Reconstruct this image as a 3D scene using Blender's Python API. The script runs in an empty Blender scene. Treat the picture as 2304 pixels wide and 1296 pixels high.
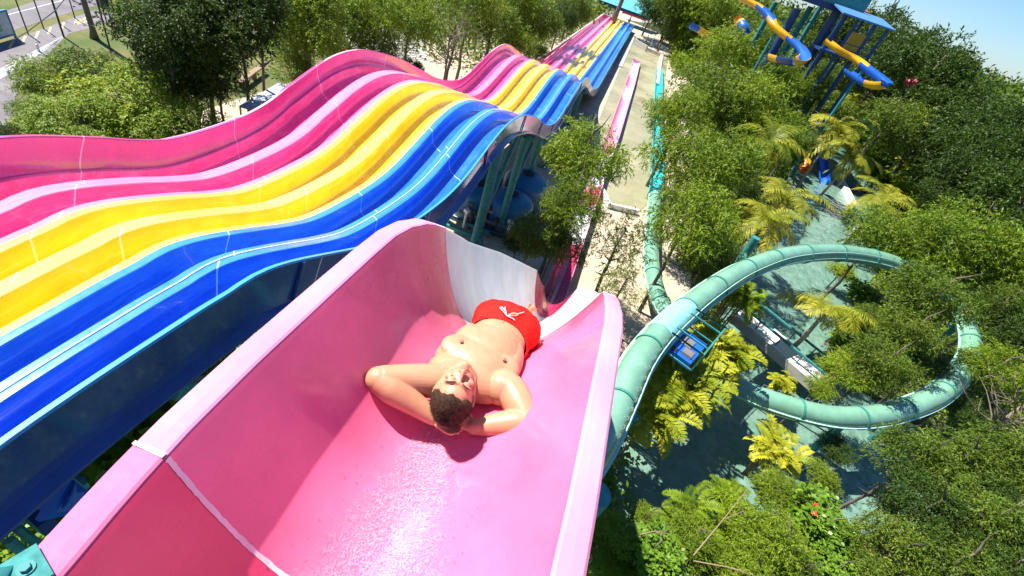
import bpy, bmesh, math, random
import numpy as np
from mathutils import Vector, Matrix
R_ = math.radians
SC = bpy.context.scene
COL = SC.collection

# ------------------------------------------------------------------ camera
H = 12.5
F = 1030.0; PW, PH = 2304.0, 1296.0
def _cam():
    dn = np.array([725-PW/2, 1874-PH/2, F]); dn /= np.linalg.norm(dn)
    v = np.array([1535-PW/2, -105-PH/2, F]); v -= v.dot(dn)*dn; v /= np.linalg.norm(v)
    Z = -dn; Y = v; X = np.cross(Y, Z)
    return np.array([X, Y, Z])
CR = _cam()
def ray(px, py): return CR @ np.array([px-PW/2, py-PH/2, F])
def at(px, py, z=0.0):                      # point of the place seen there at height z
    d = ray(px, py); t = (z-H)/d[2]; return Vector((d[0]*t, d[1]*t, z))
def aty(px, py, y):
    d = ray(px, py); t = y/d[1]; return Vector((d[0]*t, y, H+d[2]*t))
cd = bpy.data.cameras.new('camera'); cam = bpy.data.objects.new('camera', cd); COL.objects.link(cam)
m3 = Matrix([[CR[0][0], -CR[0][1], -CR[0][2]], [CR[1][0], -CR[1][1], -CR[1][2]], [CR[2][0], -CR[2][1], -CR[2][2]]])
cam.matrix_world = Matrix.Translation((0, 0, H)) @ m3.to_4x4()
cd.sensor_width = 36; cd.lens = 36*F/PW; cd.clip_end = 3000; cd.clip_start = 0.05
SC.camera = cam

# ------------------------------------------------------------------ light
SUN = Vector((-1.0, 0.28, 1.54)).normalized()
el = math.asin(SUN.z); az = math.atan2(SUN.x, SUN.y)
w = bpy.data.worlds.new('World'); SC.world = w; w.use_nodes = True
nt = w.node_tree; bg = nt.nodes['Background']
sky = nt.nodes.new('ShaderNodeTexSky'); sky.sky_type = 'NISHITA'; sky.sun_disc = False
sky.sun_elevation = el; sky.sun_rotation = az; sky.dust_density = 0.1; sky.air_density = 1.0; sky.ozone_density = 4.0
hs = nt.nodes.new('ShaderNodeMix'); hs.data_type = 'RGBA'; hs.blend_type = 'MULTIPLY'; hs.inputs[0].default_value = 1; hs.inputs[7].default_value = (.66, .86, 1.12, 1)
nt.links.new(sky.outputs[0], hs.inputs[6]); nt.links.new(hs.outputs[2], bg.inputs[0]); bg.inputs[1].default_value = 0.068
sl = bpy.data.lights.new('sun', 'SUN'); sl.energy = 4.9; sl.angle = R_(0.5); sl.color = (1, 0.965, 0.90)
so = bpy.data.objects.new('sun', sl); COL.objects.link(so)
so.rotation_euler = SUN.to_track_quat('Z', 'Y').to_euler(); so.location = (0, 0, 60)
vs = SC.view_settings; vs.view_transform = 'Standard'; vs.look = 'None'; vs.gamma = 1; vs.exposure = 1.12
SC.render.engine = 'CYCLES'

# ------------------------------------------------------------------ helpers
def tag(o, label=None, cat=None, group=None, kind=None):
    if label: o['label'] = label
    if cat: o['category'] = cat
    if group: o['group'] = group
    if kind: o['kind'] = kind
    return o
def empty(name, loc=(0, 0, 0), rz=0, parent=None):
    o = bpy.data.objects.new(name, None); COL.objects.link(o); o.location = loc; o.rotation_euler = (0, 0, rz)
    if parent: o.parent = parent
    return o
def copy_tree(o, parent=None):
    c = o.copy(); COL.objects.link(c); c.parent = parent
    for ch in list(o.children): copy_tree(ch, c)
    return c

class MB:
    """mesh builder"""
    def __init__(s): s.v = []; s.f = []; s.m = []; s.uv = {}
    def add(s, vs_, fs, mi=0):
        b = len(s.v); s.v += [tuple(p) for p in vs_]; s.f += [tuple(b+i for i in f) for f in fs]; s.m += [mi]*len(fs); return b
    def box(s, c, d, rz=0, mi=0, M=None):
        vs_ = []
        for x in (-.5, .5):
            for y in (-.5, .5):
                for z in (-.5, .5):
                    p = Vector((x*d[0], y*d[1], z*d[2]))
                    if M is not None: p = M @ p
                    elif rz: p = Matrix.Rotation(rz, 3, 'Z') @ p
                    vs_.append(p+Vector(c))
        s.add(vs_, [(0, 1, 3, 2), (4, 6, 7, 5), (0, 4, 5, 1), (2, 3, 7, 6), (0, 2, 6, 4), (1, 5, 7, 3)], mi)
    def beam(s, a, b, wd, ht=None, mi=0):
        a = Vector(a); b = Vector(b); d = b-a; L = d.length
        q = d.to_track_quat('X', 'Z').to_matrix()
        s.box((a+b)/2, (L, wd, ht or wd), mi=mi, M=q)
    def tube(s, pts, rad, seg=10, mi=0, cap=True):
        pts = [Vector(p) for p in pts]; n = len(pts)
        if not hasattr(rad, '__len__'): rad = [rad]*n
        rings = []; up = Vector((0, 0, 1))
        t0 = (pts[1]-pts[0]).normalized()
        nrm = t0.cross(up)
        if nrm.length < .05: nrm = t0.cross(Vector((1, 0, 0)))
        nrm.normalize(); base = len(s.v)
        for i in range(n):
            t = (pts[min(i+1, n-1)]-pts[max(i-1, 0)]).normalized()
            nrm = (nrm-t*nrm.dot(t))
            nrm = nrm.normalized() if nrm.length > 1e-6 else t.orthogonal().normalized()
            bn = t.cross(nrm)
            for k in range(seg):
                a = 2*math.pi*k/seg
                s.v.append(tuple(pts[i]+(nrm*math.cos(a)+bn*math.sin(a))*rad[i]))
        for i in range(n-1):
            for k in range(seg):
                a = base+i*seg+k; b = base+i*seg+(k+1) % seg
                s.f.append((a, b, b+seg, a+seg)); s.m.append(mi)
        if cap:
            s.f.append(tuple(base+k for k in range(seg))[::-1]); s.m.append(mi)
            s.f.append(tuple(base+(n-1)*seg+k for k in range(seg))); s.m.append(mi)
    def ball(s, c, r, seg=12, ring=8, M=None, mi=0):
        if not hasattr(r, '__len__'): r = (r, r, r)
        base = len(s.v)
        for i in range(ring+1):
            th = math.pi*i/ring
            for k in range(seg):
                a = 2*math.pi*k/seg
                p = Vector((math.sin(th)*math.cos(a)*r[0], math.sin(th)*math.sin(a)*r[1], math.cos(th)*r[2]))
                if M is not None: p = M @ p
                s.v.append(tuple(p+Vector(c)))
        for i in range(ring):
            for k in range(seg):
                a = base+i*seg+k; b = base+i*seg+(k+1) % seg
                s.f.append((a, a+seg, b+seg, b)); s.m.append(mi)
    def build(s, name, mats, parent=None, smooth=False, uvs=None):
        me = bpy.data.meshes.new(name); me.from_pydata(s.v, [], s.f); me.update()
        if not isinstance(mats, (list, tuple)): mats = [mats]
        for m in mats: me.materials.append(m)
        me.polygons.foreach_set('material_index', s.m)
        if smooth: me.polygons.foreach_set('use_smooth', [True]*len(s.f))
        if uvs is not None:
            ul = me.uv_layers.new(name='UVMap'); li = np.zeros(len(me.loops), dtype=np.int32); me.loops.foreach_get('vertex_index', li)
            ul.data.foreach_set('uv', np.asarray(uvs, dtype=np.float32)[li].ravel())
        o = bpy.data.objects.new(name, me); COL.objects.link(o)
        if parent: o.parent = parent
        return o
def grid(mb, rows, mi=0, closed=False):
    n = len(rows[0]); b = len(mb.v)
    for r in rows: mb.v += [tuple(p) for p in r]
    for i in range(len(rows)-1):
        for k in range(n if closed else n-1):
            a = b+i*n+k; c = b+i*n+(k+1) % n
            mb.f.append((a, c, c+n, a+n)); mb.m.append(mi)
def smooth_path(ctrl, n):
    """Catmull-Rom through control points"""
    P = [np.array(p, float) for p in ctrl]; P = [2*P[0]-P[1]]+P+[2*P[-1]-P[-2]]
    out = []
    for i in range(1, len(P)-2):
        for k in range(n):
            t = k/n
            out.append(0.5*((2*P[i])+(-P[i-1]+P[i+1])*t+(2*P[i-1]-5*P[i]+4*P[i+1]-P[i+2])*t*t+(-P[i-1]+3*P[i]-3*P[i+1]+P[i+2])*t**3))
    out.append(P[-2]); return out
_PC = {}
def pch(xs, ys, q):
    """smooth monotone-ish interpolation"""
    k = id(xs)
    if k not in _PC:
        a = np.array(smooth_path(list(zip(xs, ys)), 12)); _PC[k] = a[np.argsort(a[:, 0])]
    a = _PC[k]
    return np.interp(q, a[:, 0], a[:, 1])

# ------------------------------------------------------------------ materials
class NT:
    def __init__(s, name):
        s.mat = bpy.data.materials.new(name); s.mat.use_nodes = True; s.t = s.mat.node_tree
        s.b = s.t.nodes['Principled BSDF']; s.out = s.t.nodes['Material Output']
    def n(s, typ, **kw):
        nd = s.t.nodes.new(typ)
        for k, v in kw.items():
            if k[0] == '_': setattr(nd, k[1:], v)
            else: nd.inputs[k.replace('_', ' ')].default_value = v
        return nd
    def l(s, a, b): s.t.links.new(a, b)
    def noise(s, scale, vec=None, detail=3, rough=.5):
        nd = s.n('ShaderNodeTexNoise', Scale=scale, Detail=detail, Roughness=rough)
        if vec is not None: s.l(vec, nd.inputs['Vector'])
        return nd.outputs['Fac']
    def ramp(s, fac, stops):
        nd = s.n('ShaderNodeValToRGB'); e = nd.color_ramp.elements
        while len(e) < len(stops): e.new(0.5)
        for i, (p, c) in enumerate(stops):
            e[i].position = p; e[i].color = (c, c, c, 1) if not hasattr(c, '__len__') else (*c, 1)
        s.l(fac, nd.inputs[0]); return nd.outputs[0]
    def mix(s, fac, a, b, typ='MIX'):
        nd = s.n('ShaderNodeMix', _data_type='RGBA', _blend_type=typ)
        for sock, v in ((nd.inputs[0], fac), (nd.inputs[6], a), (nd.inputs[7], b)):
            if hasattr(v, 'links'): s.l(v, sock)
            elif hasattr(v, '__len__'): sock.default_value = (*v, 1)
            else: sock.default_value = v
        return nd.outputs[2]
    def math(s, op, a, b=0.0, c=0.0):
        nd = s.n('ShaderNodeMath', _operation=op)
        for i, v in enumerate((a, b, c)):
            if hasattr(v, 'links'): s.l(v, nd.inputs[i])
            else: nd.inputs[i].default_value = v
        return nd.outputs[0]
    def col(s, v):
        if hasattr(v, 'links'): s.l(v, s.b.inputs['Base Color'])
        else: s.b.inputs['Base Color'].default_value = (*v, 1)
    def bump(s, h, dist=.01, strength=1.0):
        nd = s.n('ShaderNodeBump', Distance=dist, Strength=strength); s.l(h, nd.inputs['Height']); s.l(nd.outputs[0], s.b.inputs['Normal'])
    def obj(s): return s.n('ShaderNodeTexCoord').outputs['Object']
    def set(s, **kw):
        for k, v in kw.items():
            sock = s.b.inputs[k.replace('_', ' ')]
            if hasattr(v, 'links'): s.l(v, sock)
            else: sock.default_value = v
        return s

def plain(name, c, rough=.5, var=.12, scale=6, metal=0, bump=0):
    t = NT(name); o = t.obj(); n = t.noise(scale, o, 5, .6)
    t.col(t.mix(t.ramp(n, [(.3, 0), (.7, 1)]), [x*(1-var) for x in c], [min(1, x*(1+var)) for x in c]))
    t.set(Roughness=rough, Metallic=metal)
    if bump: t.bump(n, bump)
    return t.mat

def fibreglass(name, c, rough=.22, wet=0.0, seam=0, faded=None, coat=.5, spec=.5, glow=0):
    """gel-coated fibreglass: slight blotches, wet/dry gloss, joints every few metres along UV.x, worn ridge tops by UV.y"""
    t = NT(name); o = t.obj()
    n1 = t.noise(1.7, o, 4, .6); n2 = t.noise(14, o, 4, .65)
    base = t.mix(t.ramp(n1, [(.35, 0), (.7, 1)]), [x*.86 for x in c], [min(1, x*1.1+.01) for x in c])
    uv = t.n('ShaderNodeUVMap'); sp = t.n('ShaderNodeSeparateXYZ'); t.l(uv.outputs[0], sp.inputs[0])
    if faded:
        k = t.ramp(sp.outputs[1], [(.0, 1), (.175, 1), (.185, 0), (.60, 0), (.72, 1), (1, 1)])
        # streaky wear stretched along the slide
        mp = t.n('ShaderNodeMapping'); t.l(uv.outputs[0], mp.inputs[0]); mp.inputs['Scale'].default_value = (1.0, 9, 1)
        st = t.ramp(t.noise(2.2, mp.outputs[0], 6, .7), [(.36, .6), (.6, 1)])
        base = t.mix(t.math('MULTIPLY', t.math('MULTIPLY', k, st), .75), base, faded)
        # long scuffs in the bed
        mp2 = t.n('ShaderNodeMapping'); t.l(uv.outputs[0], mp2.inputs[0]); mp2.inputs['Scale'].default_value = (.6, 14, 1)
        sc = t.ramp(t.noise(3.0, mp2.outputs[0], 5, .75), [(.48, 0), (.70, .6)])
        base = t.mix(sc, base, faded)
    if seam:
        u = t.math('MODULO', t.math('ADD', sp.outputs[0], 100), seam)
        j = t.math('LESS_THAN', u, .022)
        base = t.mix(t.math('MULTIPLY', j, .75), base, (.86, .84, .88))
    t.col(base)
    wn = t.noise(2.6, o, 7, .72)
    rg = t.ramp(wn, [(.44, rough*(1-wet)+.03), (.5, rough)]) if wet else t.ramp(n2, [(.3, rough*.8), (.7, rough*1.25)])
    t.l(rg, t.b.inputs['Roughness']); t.set(Coat_Weight=coat, Coat_Roughness=.06, Specular_IOR_Level=spec)
    t.bump(n1, .012, .35)
    if glow:                                   # thin laminate lets some daylight through
        tr = t.n('ShaderNodeBsdfTranslucent'); t.l(base, tr.inputs[0]); mx = t.n('ShaderNodeMixShader'); mx.inputs[0].default_value = glow
        t.l(t.b.outputs[0], mx.inputs[1]); t.l(tr.outputs[0], mx.inputs[2]); t.l(mx.outputs[0], t.out.inputs[0])
    return t.mat

M = {}
M['pink'] = fibreglass('pink_gelcoat', (.89, .18, .34), .36, wet=.6, coat=.4, glow=.14)
M['pink2'] = fibreglass('deep_pink_gelcoat', (.74, .05, .16), .28, wet=.6, glow=.15)
M['white_f'] = fibreglass('white_gelcoat', (.82, .80, .80), .42, wet=.3, coat=.15, glow=.15)
M['pinkrim'] = fibreglass('pink_rim_gelcoat', (.82, .28, .44), .65, coat=0, spec=.2)
M['pinkrim_d'] = fibreglass('deep_pink_rim_gelcoat', (.74, .17, .30), .65, coat=0, spec=.2)
M['caulk'] = plain('joint_sealant', (.78, .68, .66), .6)
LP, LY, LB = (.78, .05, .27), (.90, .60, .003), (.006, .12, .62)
M['lane_pink'] = fibreglass('pink_lane_gelcoat', LP, .3, seam=4.1, faded=(.88, .36, .56))
M['lane_yellow'] = fibreglass('yellow_lane_gelcoat', LY, .3, seam=4.1, faded=(.92, .76, .16))
M['lane_blue'] = fibreglass('blue_lane_gelcoat', LB, .3, seam=4.1, faded=(.07, .32, .78))
M['wall_pink'] = fibreglass('pink_wall_gelcoat', (.74, .05, .26), .3, seam=4.1)
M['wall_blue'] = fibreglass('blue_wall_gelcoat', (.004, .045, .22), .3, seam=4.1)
M['rim_blue'] = plain('blue_rim', (.05, .30, .72), .35)
M['teal'] = plain('teal_paint', (.03, .21, .20), .65, var=.3)
M['tube'] = fibreglass('green_tube_gelcoat', (.17, .36, .24), .28, seam=0, coat=.4)
M['tube_rim'] = plain('pale_green_flange', (.36, .62, .50), .4)
M['tube_dark'] = plain('dark_green_flange', (.05, .24, .18), .4)
M['turq'] = plain('turquoise_gelcoat', (.03, .48, .50), .3)
M['steel'] = plain('grey_steel', (.35, .38, .38), .4, metal=.6)
M['dark'] = plain('dark_void', (.02, .02, .022), .6)
M['concrete'] = plain('concrete', (.42, .39, .33), .85, var=.2, scale=3)
M['white'] = plain('white_paint', (.74, .73, .70), .5)
M['navy'] = plain('navy_paint', (.01, .045, .16), .4)
M['blue'] = plain('blue_paint', (.01, .11, .50), .4)
M['yellow'] = plain('yellow_gelcoat', (.80, .40, .01), .3)
M['orange'] = plain('orange_gelcoat', (.80, .25, .01), .3)
M['tank'] = plain('tank_blue', (.015, .15, .30), .4)
M['grey'] = plain('grey_panel', (.16, .14, .14), .6)
M['red'] = plain('red_paint', (.55, .05, .03), .5)
M['roofblue'] = plain('blue_roof', (.07, .20, .42), .5)
M['roofred'] = plain('red_brown_roof', (.28, .07, .05), .7)
M['wood'] = plain('weathered_wood', (.26, .18, .10), .8)
M['bark'] = plain('bark', (.16, .125, .09), .9, var=.35, scale=12, bump=.02)
M['palebark'] = plain('pale_bark', (.34, .29, .22), .9, var=.3, scale=12, bump=.02)
M['blackm'] = plain('black_metal', (.025, .025, .03), .5)
M['canopy'] = plain('grey_canopy_sheet', (.30, .36, .44), .5, var=.3, scale=1.2)

def leafmat(name, dark, light, warm=None, rough=.5, transl=.30):
    t = NT(name)
    a = t.n('ShaderNodeAttribute', _attribute_name='rnd')
    oi = t.n('ShaderNodeObjectInfo')
    f = t.math('ADD', t.math('MULTIPLY', a.outputs['Fac'], .75), t.math('MULTIPLY', oi.outputs['Random'], .25))
    st = [(.05, dark), (.75, light)]
    if warm: st.append((.97, warm))
    c = t.ramp(f, st)
    t.col(c); t.set(Roughness=rough, Specular_IOR_Level=.25)
    tr = t.n('ShaderNodeBsdfTranslucent'); t.l(t.mix(1.0, c, (1.0, 1.0, .35), 'MULTIPLY'), tr.inputs[0])
    mx = t.n('ShaderNodeMixShader'); mx.inputs[0].default_value = transl
    t.l(t.b.outputs[0], mx.inputs[1]); t.l(tr.outputs[0], mx.inputs[2]); t.l(mx.outputs[0], t.out.inputs[0])
    return t.mat
M['leaf_fresh'] = leafmat('fresh_green_leaf', (.05, .105, .006), (.24, .33, .018), (.42, .44, .05))
M['leaf_olive'] = leafmat('olive_leaf', (.035, .07, .006), (.145, .215, .018), (.32, .33, .05))
M['leaf_dark'] = leafmat('dark_green_leaf', (.018, .042, .006), (.07, .12, .014), (.14, .18, .025))
M['leaf_lime'] = leafmat('lime_green_leaf', (.07, .14, .006), (.25, .34, .012), (.45, .44, .02))
M['leaf_yellow'] = leafmat('yellow_palm_leaf', (.18, .24, .010), (.60, .55, .035), (.88, .74, .16))
M['leaf_coco'] = leafmat('coconut_leaf', (.14, .20, .015), (.46, .42, .035), (.85, .60, .13))
M['leaf_round'] = leafmat('broad_leaf', (.06, .14, .012), (.19, .32, .03), (.36, .40, .06), rough=.35)
M['flower'] = plain('orange_red_petal', (.75, .10, .03), .5)

# skin etc
def skinmat():
    t = NT('skin'); o = t.obj(); n = t.noise(9, o, 4, .6); n2 = t.noise(140, o, 2, .5)
    t.col(t.mix(t.ramp(n, [(.3, 0), (.7, 1)]), (.52, .235, .125), (.60, .30, .175)))
    t.set(Roughness=.42, Specular_IOR_Level=.4, Subsurface_Weight=.12, Subsurface_Scale=.02)
    t.b.inputs['Subsurface Radius'].default_value = (1, .35, .2)
    t.bump(n2, .0006, .5); return t.mat
M['skin'] = skinmat()
M['nipple'] = plain('nipple_skin', (.30, .12, .075), .5)
M['lip'] = plain('lip_skin', (.55, .20, .15), .4)
M['lash'] = plain('dark_hair', (.055, .03, .02), .6)
def hairmat():
    t = NT('brown_hair'); o = t.obj(); n = t.noise(60, o, 6, .8); n2 = t.noise(220, o, 3, .7)
    t.col(t.mix(t.ramp(n, [(.35, 0), (.7, 1)]), (.028, .013, .007), (.115, .060, .036)))
    t.set(Roughness=.75, Specular_IOR_Level=.2); t.bump(t.math('ADD', n, n2), .004, 1.0); return t.mat
M['hair'] = hairmat()
def clothmat():
    t = NT('red_swim_cloth'); o = t.obj(); n = t.noise(16, o, 4, .6)
    t.col(t.mix(t.ramp(n, [(.3, 0), (.7, 1)]), (.62, .008, .005), (.76, .018, .010))); t.set(Roughness=.8, Specular_IOR_Level=.2)
    t.bump(n, .012, .7); return t.mat
M['cloth'] = clothmat()

# ------------------------------------------------------------------ ground, water
def sheet(name, poly, z, mat, **kw):
    bm = bmesh.new(); vs_ = [bm.verts.new((p[0], p[1], z)) for p in poly]; f = bm.faces.new(vs_)
    if f.normal.z < 0: f.normal_flip()
    bm.normal_update()
    if f.normal.z < 0: bmesh.ops.reverse_faces(bm, faces=[f])
    bmesh.ops.triangulate(bm, faces=bm.faces[:])
    me = bpy.data.meshes.new(name); bm.to_mesh(me); bm.free(); me.materials.append(mat)
    o = bpy.data.objects.new(name, me); COL.objects.link(o); o['kind'] = 'structure'
    for k, v in kw.items(): o[k] = v
    return o
def groundmat():
    t = NT('soil_and_grass'); o = t.obj()
    n = t.noise(.25, o, 6, .65); n2 = t.noise(3, o, 6, .7)
    c = t.mix(t.ramp(n2, [(.35, 0), (.65, 1)]), (.035, .05, .014), (.10, .09, .045))
    c = t.mix(t.ramp(n, [(.4, 0), (.6, 1)]), c, (.06, .085, .02))
    t.col(c); t.set(Roughness=.95); t.bump(n2, .08); return t.mat
def grassmat():
    t = NT('mown_grass'); o = t.obj(); n = t.noise(.35, o, 6, .7); n2 = t.noise(7, o, 5, .8)
    c = t.mix(t.ramp(n, [(.38, 0), (.62, 1)]), (.075, .115, .018), (.21, .17, .06))
    c = t.mix(t.ramp(n2, [(.3, 0), (.7, .5)]), c, (.05, .085, .012))
    t.col(c); t.set(Roughness=.95); t.bump(n2, .04); return t.mat
def sandmat():
    t = NT('pale_sand'); o = t.obj(); n = t.noise(.5, o, 6, .7); n2 = t.noise(9, o, 6, .75)
    c = t.mix(t.ramp(n, [(.35, 0), (.65, 1)]), (.42, .33, .22), (.58, .49, .36))
    c = t.mix(t.ramp(n2, [(.52, 0), (.72, .6)]), c, (.20, .14, .08))
    t.col(c); t.set(Roughness=.95); t.bump(n2, .04); return t.mat
def asphaltmat():
    t = NT('grey_asphalt'); o = t.obj(); n = t.noise(.3, o, 6, .65); n2 = t.noise(18, o, 3, .7)
    mp = t.n('ShaderNodeMapping'); t.l(o, mp.inputs[0]); mp.inputs['Rotation'].default_value = (0, 0, R_(-62)); mp.inputs['Scale'].default_value = (.15, 1.6, 1)
    n3 = t.noise(1.2, mp.outputs[0], 5, .6)
    c = t.mix(t.ramp(n, [(.35, 0), (.65, 1)]), (.145, .13, .14), (.22, .20, .205))
    c = t.mix(t.ramp(n3, [(.5, 0), (.7, .6)]), c, (.10, .075, .07)); t.col(c); t.set(Roughness=.9); t.bump(n2, .01); return t.mat
def poolfloormat():
    t = NT('shallow_pool_floor'); o = t.obj(); n = t.noise(.22, o, 6, .65); n2 = t.noise(2.2, o, 5, .7)
    c = t.mix(t.ramp(n, [(.38, 0), (.66, 1)]), (.27, .25, .13), (.36, .33, .21))
    c = t.mix(t.ramp(n2, [(.5, 0), (.75, .35)]), c, (.20, .17, .07)); t.col(c)
    t.set(Roughness=t.ramp(n, [(.4, .18), (.6, .5)]), Specular_IOR_Level=.4); return t.mat
def watermat():
    t = NT('river_water'); o = t.obj()
    d = t.noise(1.3, o, 4, .6)
    mp = t.n('ShaderNodeMixRGB'); mp.inputs[0].default_value = .35; t.l(o, mp.inputs[1])
    nn = t.n('ShaderNodeTexNoise', Scale=1.6); t.l(o, nn.inputs['Vector']); t.l(nn.outputs['Color'], mp.inputs[2])
    v = t.n('ShaderNodeTexVoronoi', Scale=3.2, _feature='SMOOTH_F1'); t.l(mp.outputs[0], v.inputs['Vector'])
    n1 = t.noise(5.5, mp.outputs[0], 4, .6)
    c = t.mix(t.ramp(d, [(.35, 0), (.65, 1)]), (.10, .20, .15), (.155, .265, .20))
    c = t.mix(t.ramp(n1, [(.5, 0), (.75, .4)]), c, (.14, .23, .18))
    vc = t.n('ShaderNodeTexVoronoi', Scale=1.9, _feature='DISTANCE_TO_EDGE'); t.l(mp.outputs[0], vc.inputs['Vector'])  # pale web painted into the water colour, standing in for caustic ripple light
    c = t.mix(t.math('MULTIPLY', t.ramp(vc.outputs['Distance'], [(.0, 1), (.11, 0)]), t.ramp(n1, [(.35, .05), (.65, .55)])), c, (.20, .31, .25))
    t.col(c); t.set(Roughness=.07, Specular_IOR_Level=.55, IOR=1.33)
    t.bump(t.math('ADD', v.outputs['Distance'], t.math('MULTIPLY', n1, .6)), .14, .8); return t.mat
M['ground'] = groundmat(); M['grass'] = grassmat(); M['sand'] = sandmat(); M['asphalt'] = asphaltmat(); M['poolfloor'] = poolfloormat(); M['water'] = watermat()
M['line_white'] = plain('white_road_paint', (.42, .42, .42), .8, var=.25, scale=4)
M['line_yellow'] = plain('yellow_road_paint', (.56, .44, .22), .8, var=.25, scale=4)
M['soil'] = plain('leaf_litter_soil', (.065, .05, .03), .95, var=.6, scale=5, bump=.05)

sheet('ground', [(-900, -300), (900, -300), (900, 1400), (-900, 1400)], -.02, M['ground'])
sheet('sand_area', [(-21, 16), (-9, 12), (2.2, 11), (4.9, 14.0), (6.6, 17.4), (8.2, 21.5), (9.4, 27), (8.5, 40), (9, 70), (12, 112), (-20, 125), (-23, 60)], .0, M['sand'])
RIVER = [(2.3, 6.8), (2.8, 10.5), (5.9, 14.4), (7.6, 17.6), (9.6, 22.5), (11.2, 28.5), (14, 38), (17, 48), (20.5, 60), (25, 80), (33, 84), (31, 64), (29, 50), (24.5, 39), (20.5, 32), (17.5, 27), (15, 22.5), (13.4, 18.9), (15.5, 18.2), (18.5, 17), (18, 13.6), (14, 10.6), (9.5, 9.9), (6.5, 8.0), (4.5, 6.6)]
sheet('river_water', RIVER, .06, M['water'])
def inpoly(x, y, P):
    c = False; j = len(P)-1
    for i in range(len(P)):
        if ((P[i][1] > y) != (P[j][1] > y)) and (x < (P[j][0]-P[i][0])*(y-P[i][1])/(P[j][1]-P[i][1])+P[i][0]): c = not c
        j = i
    return c
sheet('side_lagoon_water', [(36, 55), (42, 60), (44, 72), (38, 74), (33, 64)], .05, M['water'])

# ------------------------------------------------------------------ pink body slide
FY = [-2.5, 0, 1, 1.8, 2.1, 2.4, 2.95, 3.4, 4.5, 6.2, 8, 10, 12, 13, 14, 15.1, 16.5, 18, 30, 82]
FZ = [10.50, 10.42, 10.39, 10.35, 10.23, 10.02, 9.53, 9.15, 8.32, 7.03, 5.67, 4.20, 2.95, 1.95, 1.10, .58, .34, .27, .24, .22]
def f_z(y): return float(pch(FY, FZ, y))
def f_xc(y): return float(np.interp(y, [-3, .15, .35, .6, .9, 2.2, 3.4, 6, 8, 12, 16, 40, 60, 80], [-.19, -.245, -.255, -.261, -.262, -.262, -.175, .09, .18, .38, .46, .42, .15, -.35]))
def f_hw(y): return float(np.interp(y, [-3, -.5, 0, .15, .35, .55, .9, 1.6, 2.4, 3.4, 8, 12, 16, 90], [.38, .495, .551, .568, .590, .606, .618, .622, .65, .70, .50, .42, .46, .5]))
def f_dp(y): return float(np.interp(y, [-3, 1.8, 2.95, 4.5, 8, 10, 12, 18, 90], [.58, .59, .74, .84, .95, .75, .42, .36, .30]))
def f_fl(y): return float(np.interp(y, [-3, 2.7, 3.0, 8, 90], [.115, .115, .035, .035, .07]))
def f_frame(y):
    s = (f_z(y+.05)-f_z(y-.05))/.1; T = Vector((0, 1, s)).normalized(); return T, Vector((0, -T.z, T.y))
NC = 26
def f_row(y, off=0.0):
    xc, z, hw, dp = f_xc(y), f_z(y), f_hw(y), f_dp(y); T, N = f_frame(y); C0 = Vector((xc, y, z))
    pts = []
    for k in range(NC+1):
        a = math.pi*(k/NC)-math.pi/2
        u = math.sin(a)
        h = dp*abs(u)**2.2
        pts.append(C0+Vector((u*(hw+off*abs(u)), 0, 0))+N*(h-off*(1-abs(u)**3)))
    return pts
def f_section(name, y0, y1, mat, parent, label=None, step=.1):
    ys = list(np.arange(y0, y1, step))+[y1]
    mb = MB(); rows = [f_row(y) for y in ys]; grid(mb, rows)
    outer = [f_row(y, .02)[::-1] for y in ys]; grid(mb, outer)
    o = mb.build(name, mat, parent, smooth=True)
    if label: o['label'] = label
    return o
def f_rim(y0, y1, mat, parent, side, step=.1, label=None):
    ys = list(np.arange(y0, y1, step))+[y1]; mb = MB(); rows = []
    for y in ys:
        xc, z, hw, dp, fl = f_xc(y), f_z(y), f_hw(y), f_dp(y), f_fl(y); T, N = f_frame(y); C0 = Vector((xc, y, z))
        pr = [(0, -.02), (.000, -.006), (.006, .004), (.016, .009), (fl*.5, .010), (fl-.012, .006), (fl, -.004), (fl+.002, -.05), (fl-.006, -.05), (fl-.008, -.012), (.02, -.008), (.008, -.03)]
        rows.append([C0+Vector((side*(hw+a), 0, 0))+N*(dp+b) for a, b in (pr if side < 0 else pr[::-1])])
    grid(mb, rows, closed=True)
    o = mb.build('rim', mat, parent, smooth=False)
    if label: o['label'] = label
    return o
slide = empty('body_slide', (0, 0, 0)); tag(slide, 'glossy pink and white open slide with the lying man, narrowing into a straight trough', 'water slide')
Y0, YA, YB1, YC, YD = -2.0, .48, 2.47, 8.0, 12.0
f_section('flume_section', Y0, YA, M['pink2'], slide, 'deep red-pink first section of the slide')
f_section('flume_section', YA, YB1, M['pink'], slide, 'pink section under the man')
f_section('flume_section', YB1, YC, M['white_f'], slide, 'white section of the steep drop')
f_section('flume_section', YC, YD, M['pink2'], slide, 'pink funnel end of the drop')
yy = YD
for i, (y1, kind) in enumerate([(12.35, 'w'), (20.6, 'p'), (25.4, 'w'), (28.5, 'p'), (34.8, 'w'), (43.6, 'p'), (52, 'p'), (57.5, 'w'), (63.5, 'p'), (73.5, 'w')]):
    f_section('flume_section', yy, y1, M['white_f'] if kind == 'w' else M['pinkrim' if yy > 34 else 'pink2'], slide, ('white' if kind == 'w' else 'pink')+' section of the trough', step=.3 if yy < 20 else 1)
    yy = y1
for s_ in (-1, 1):
    f_rim(Y0, YA, M['pinkrim_d'], slide, s_); f_rim(YA, YB1+.05, M['pinkrim'], slide, s_)
    f_rim(YB1+.05, YC, M['white_f'], slide, s_, .25); f_rim(YC, 17, M['pinkrim'], slide, s_, .3); f_rim(17, 73.5, M['pinkrim'], slide, s_, 1)
mb = MB()                                          # trough end wall
mb.box((f_xc(73.5), 73.56, .42), (1.15, .12, .44)); mb.build('end_wall', M['pinkrim'], slide)
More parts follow.
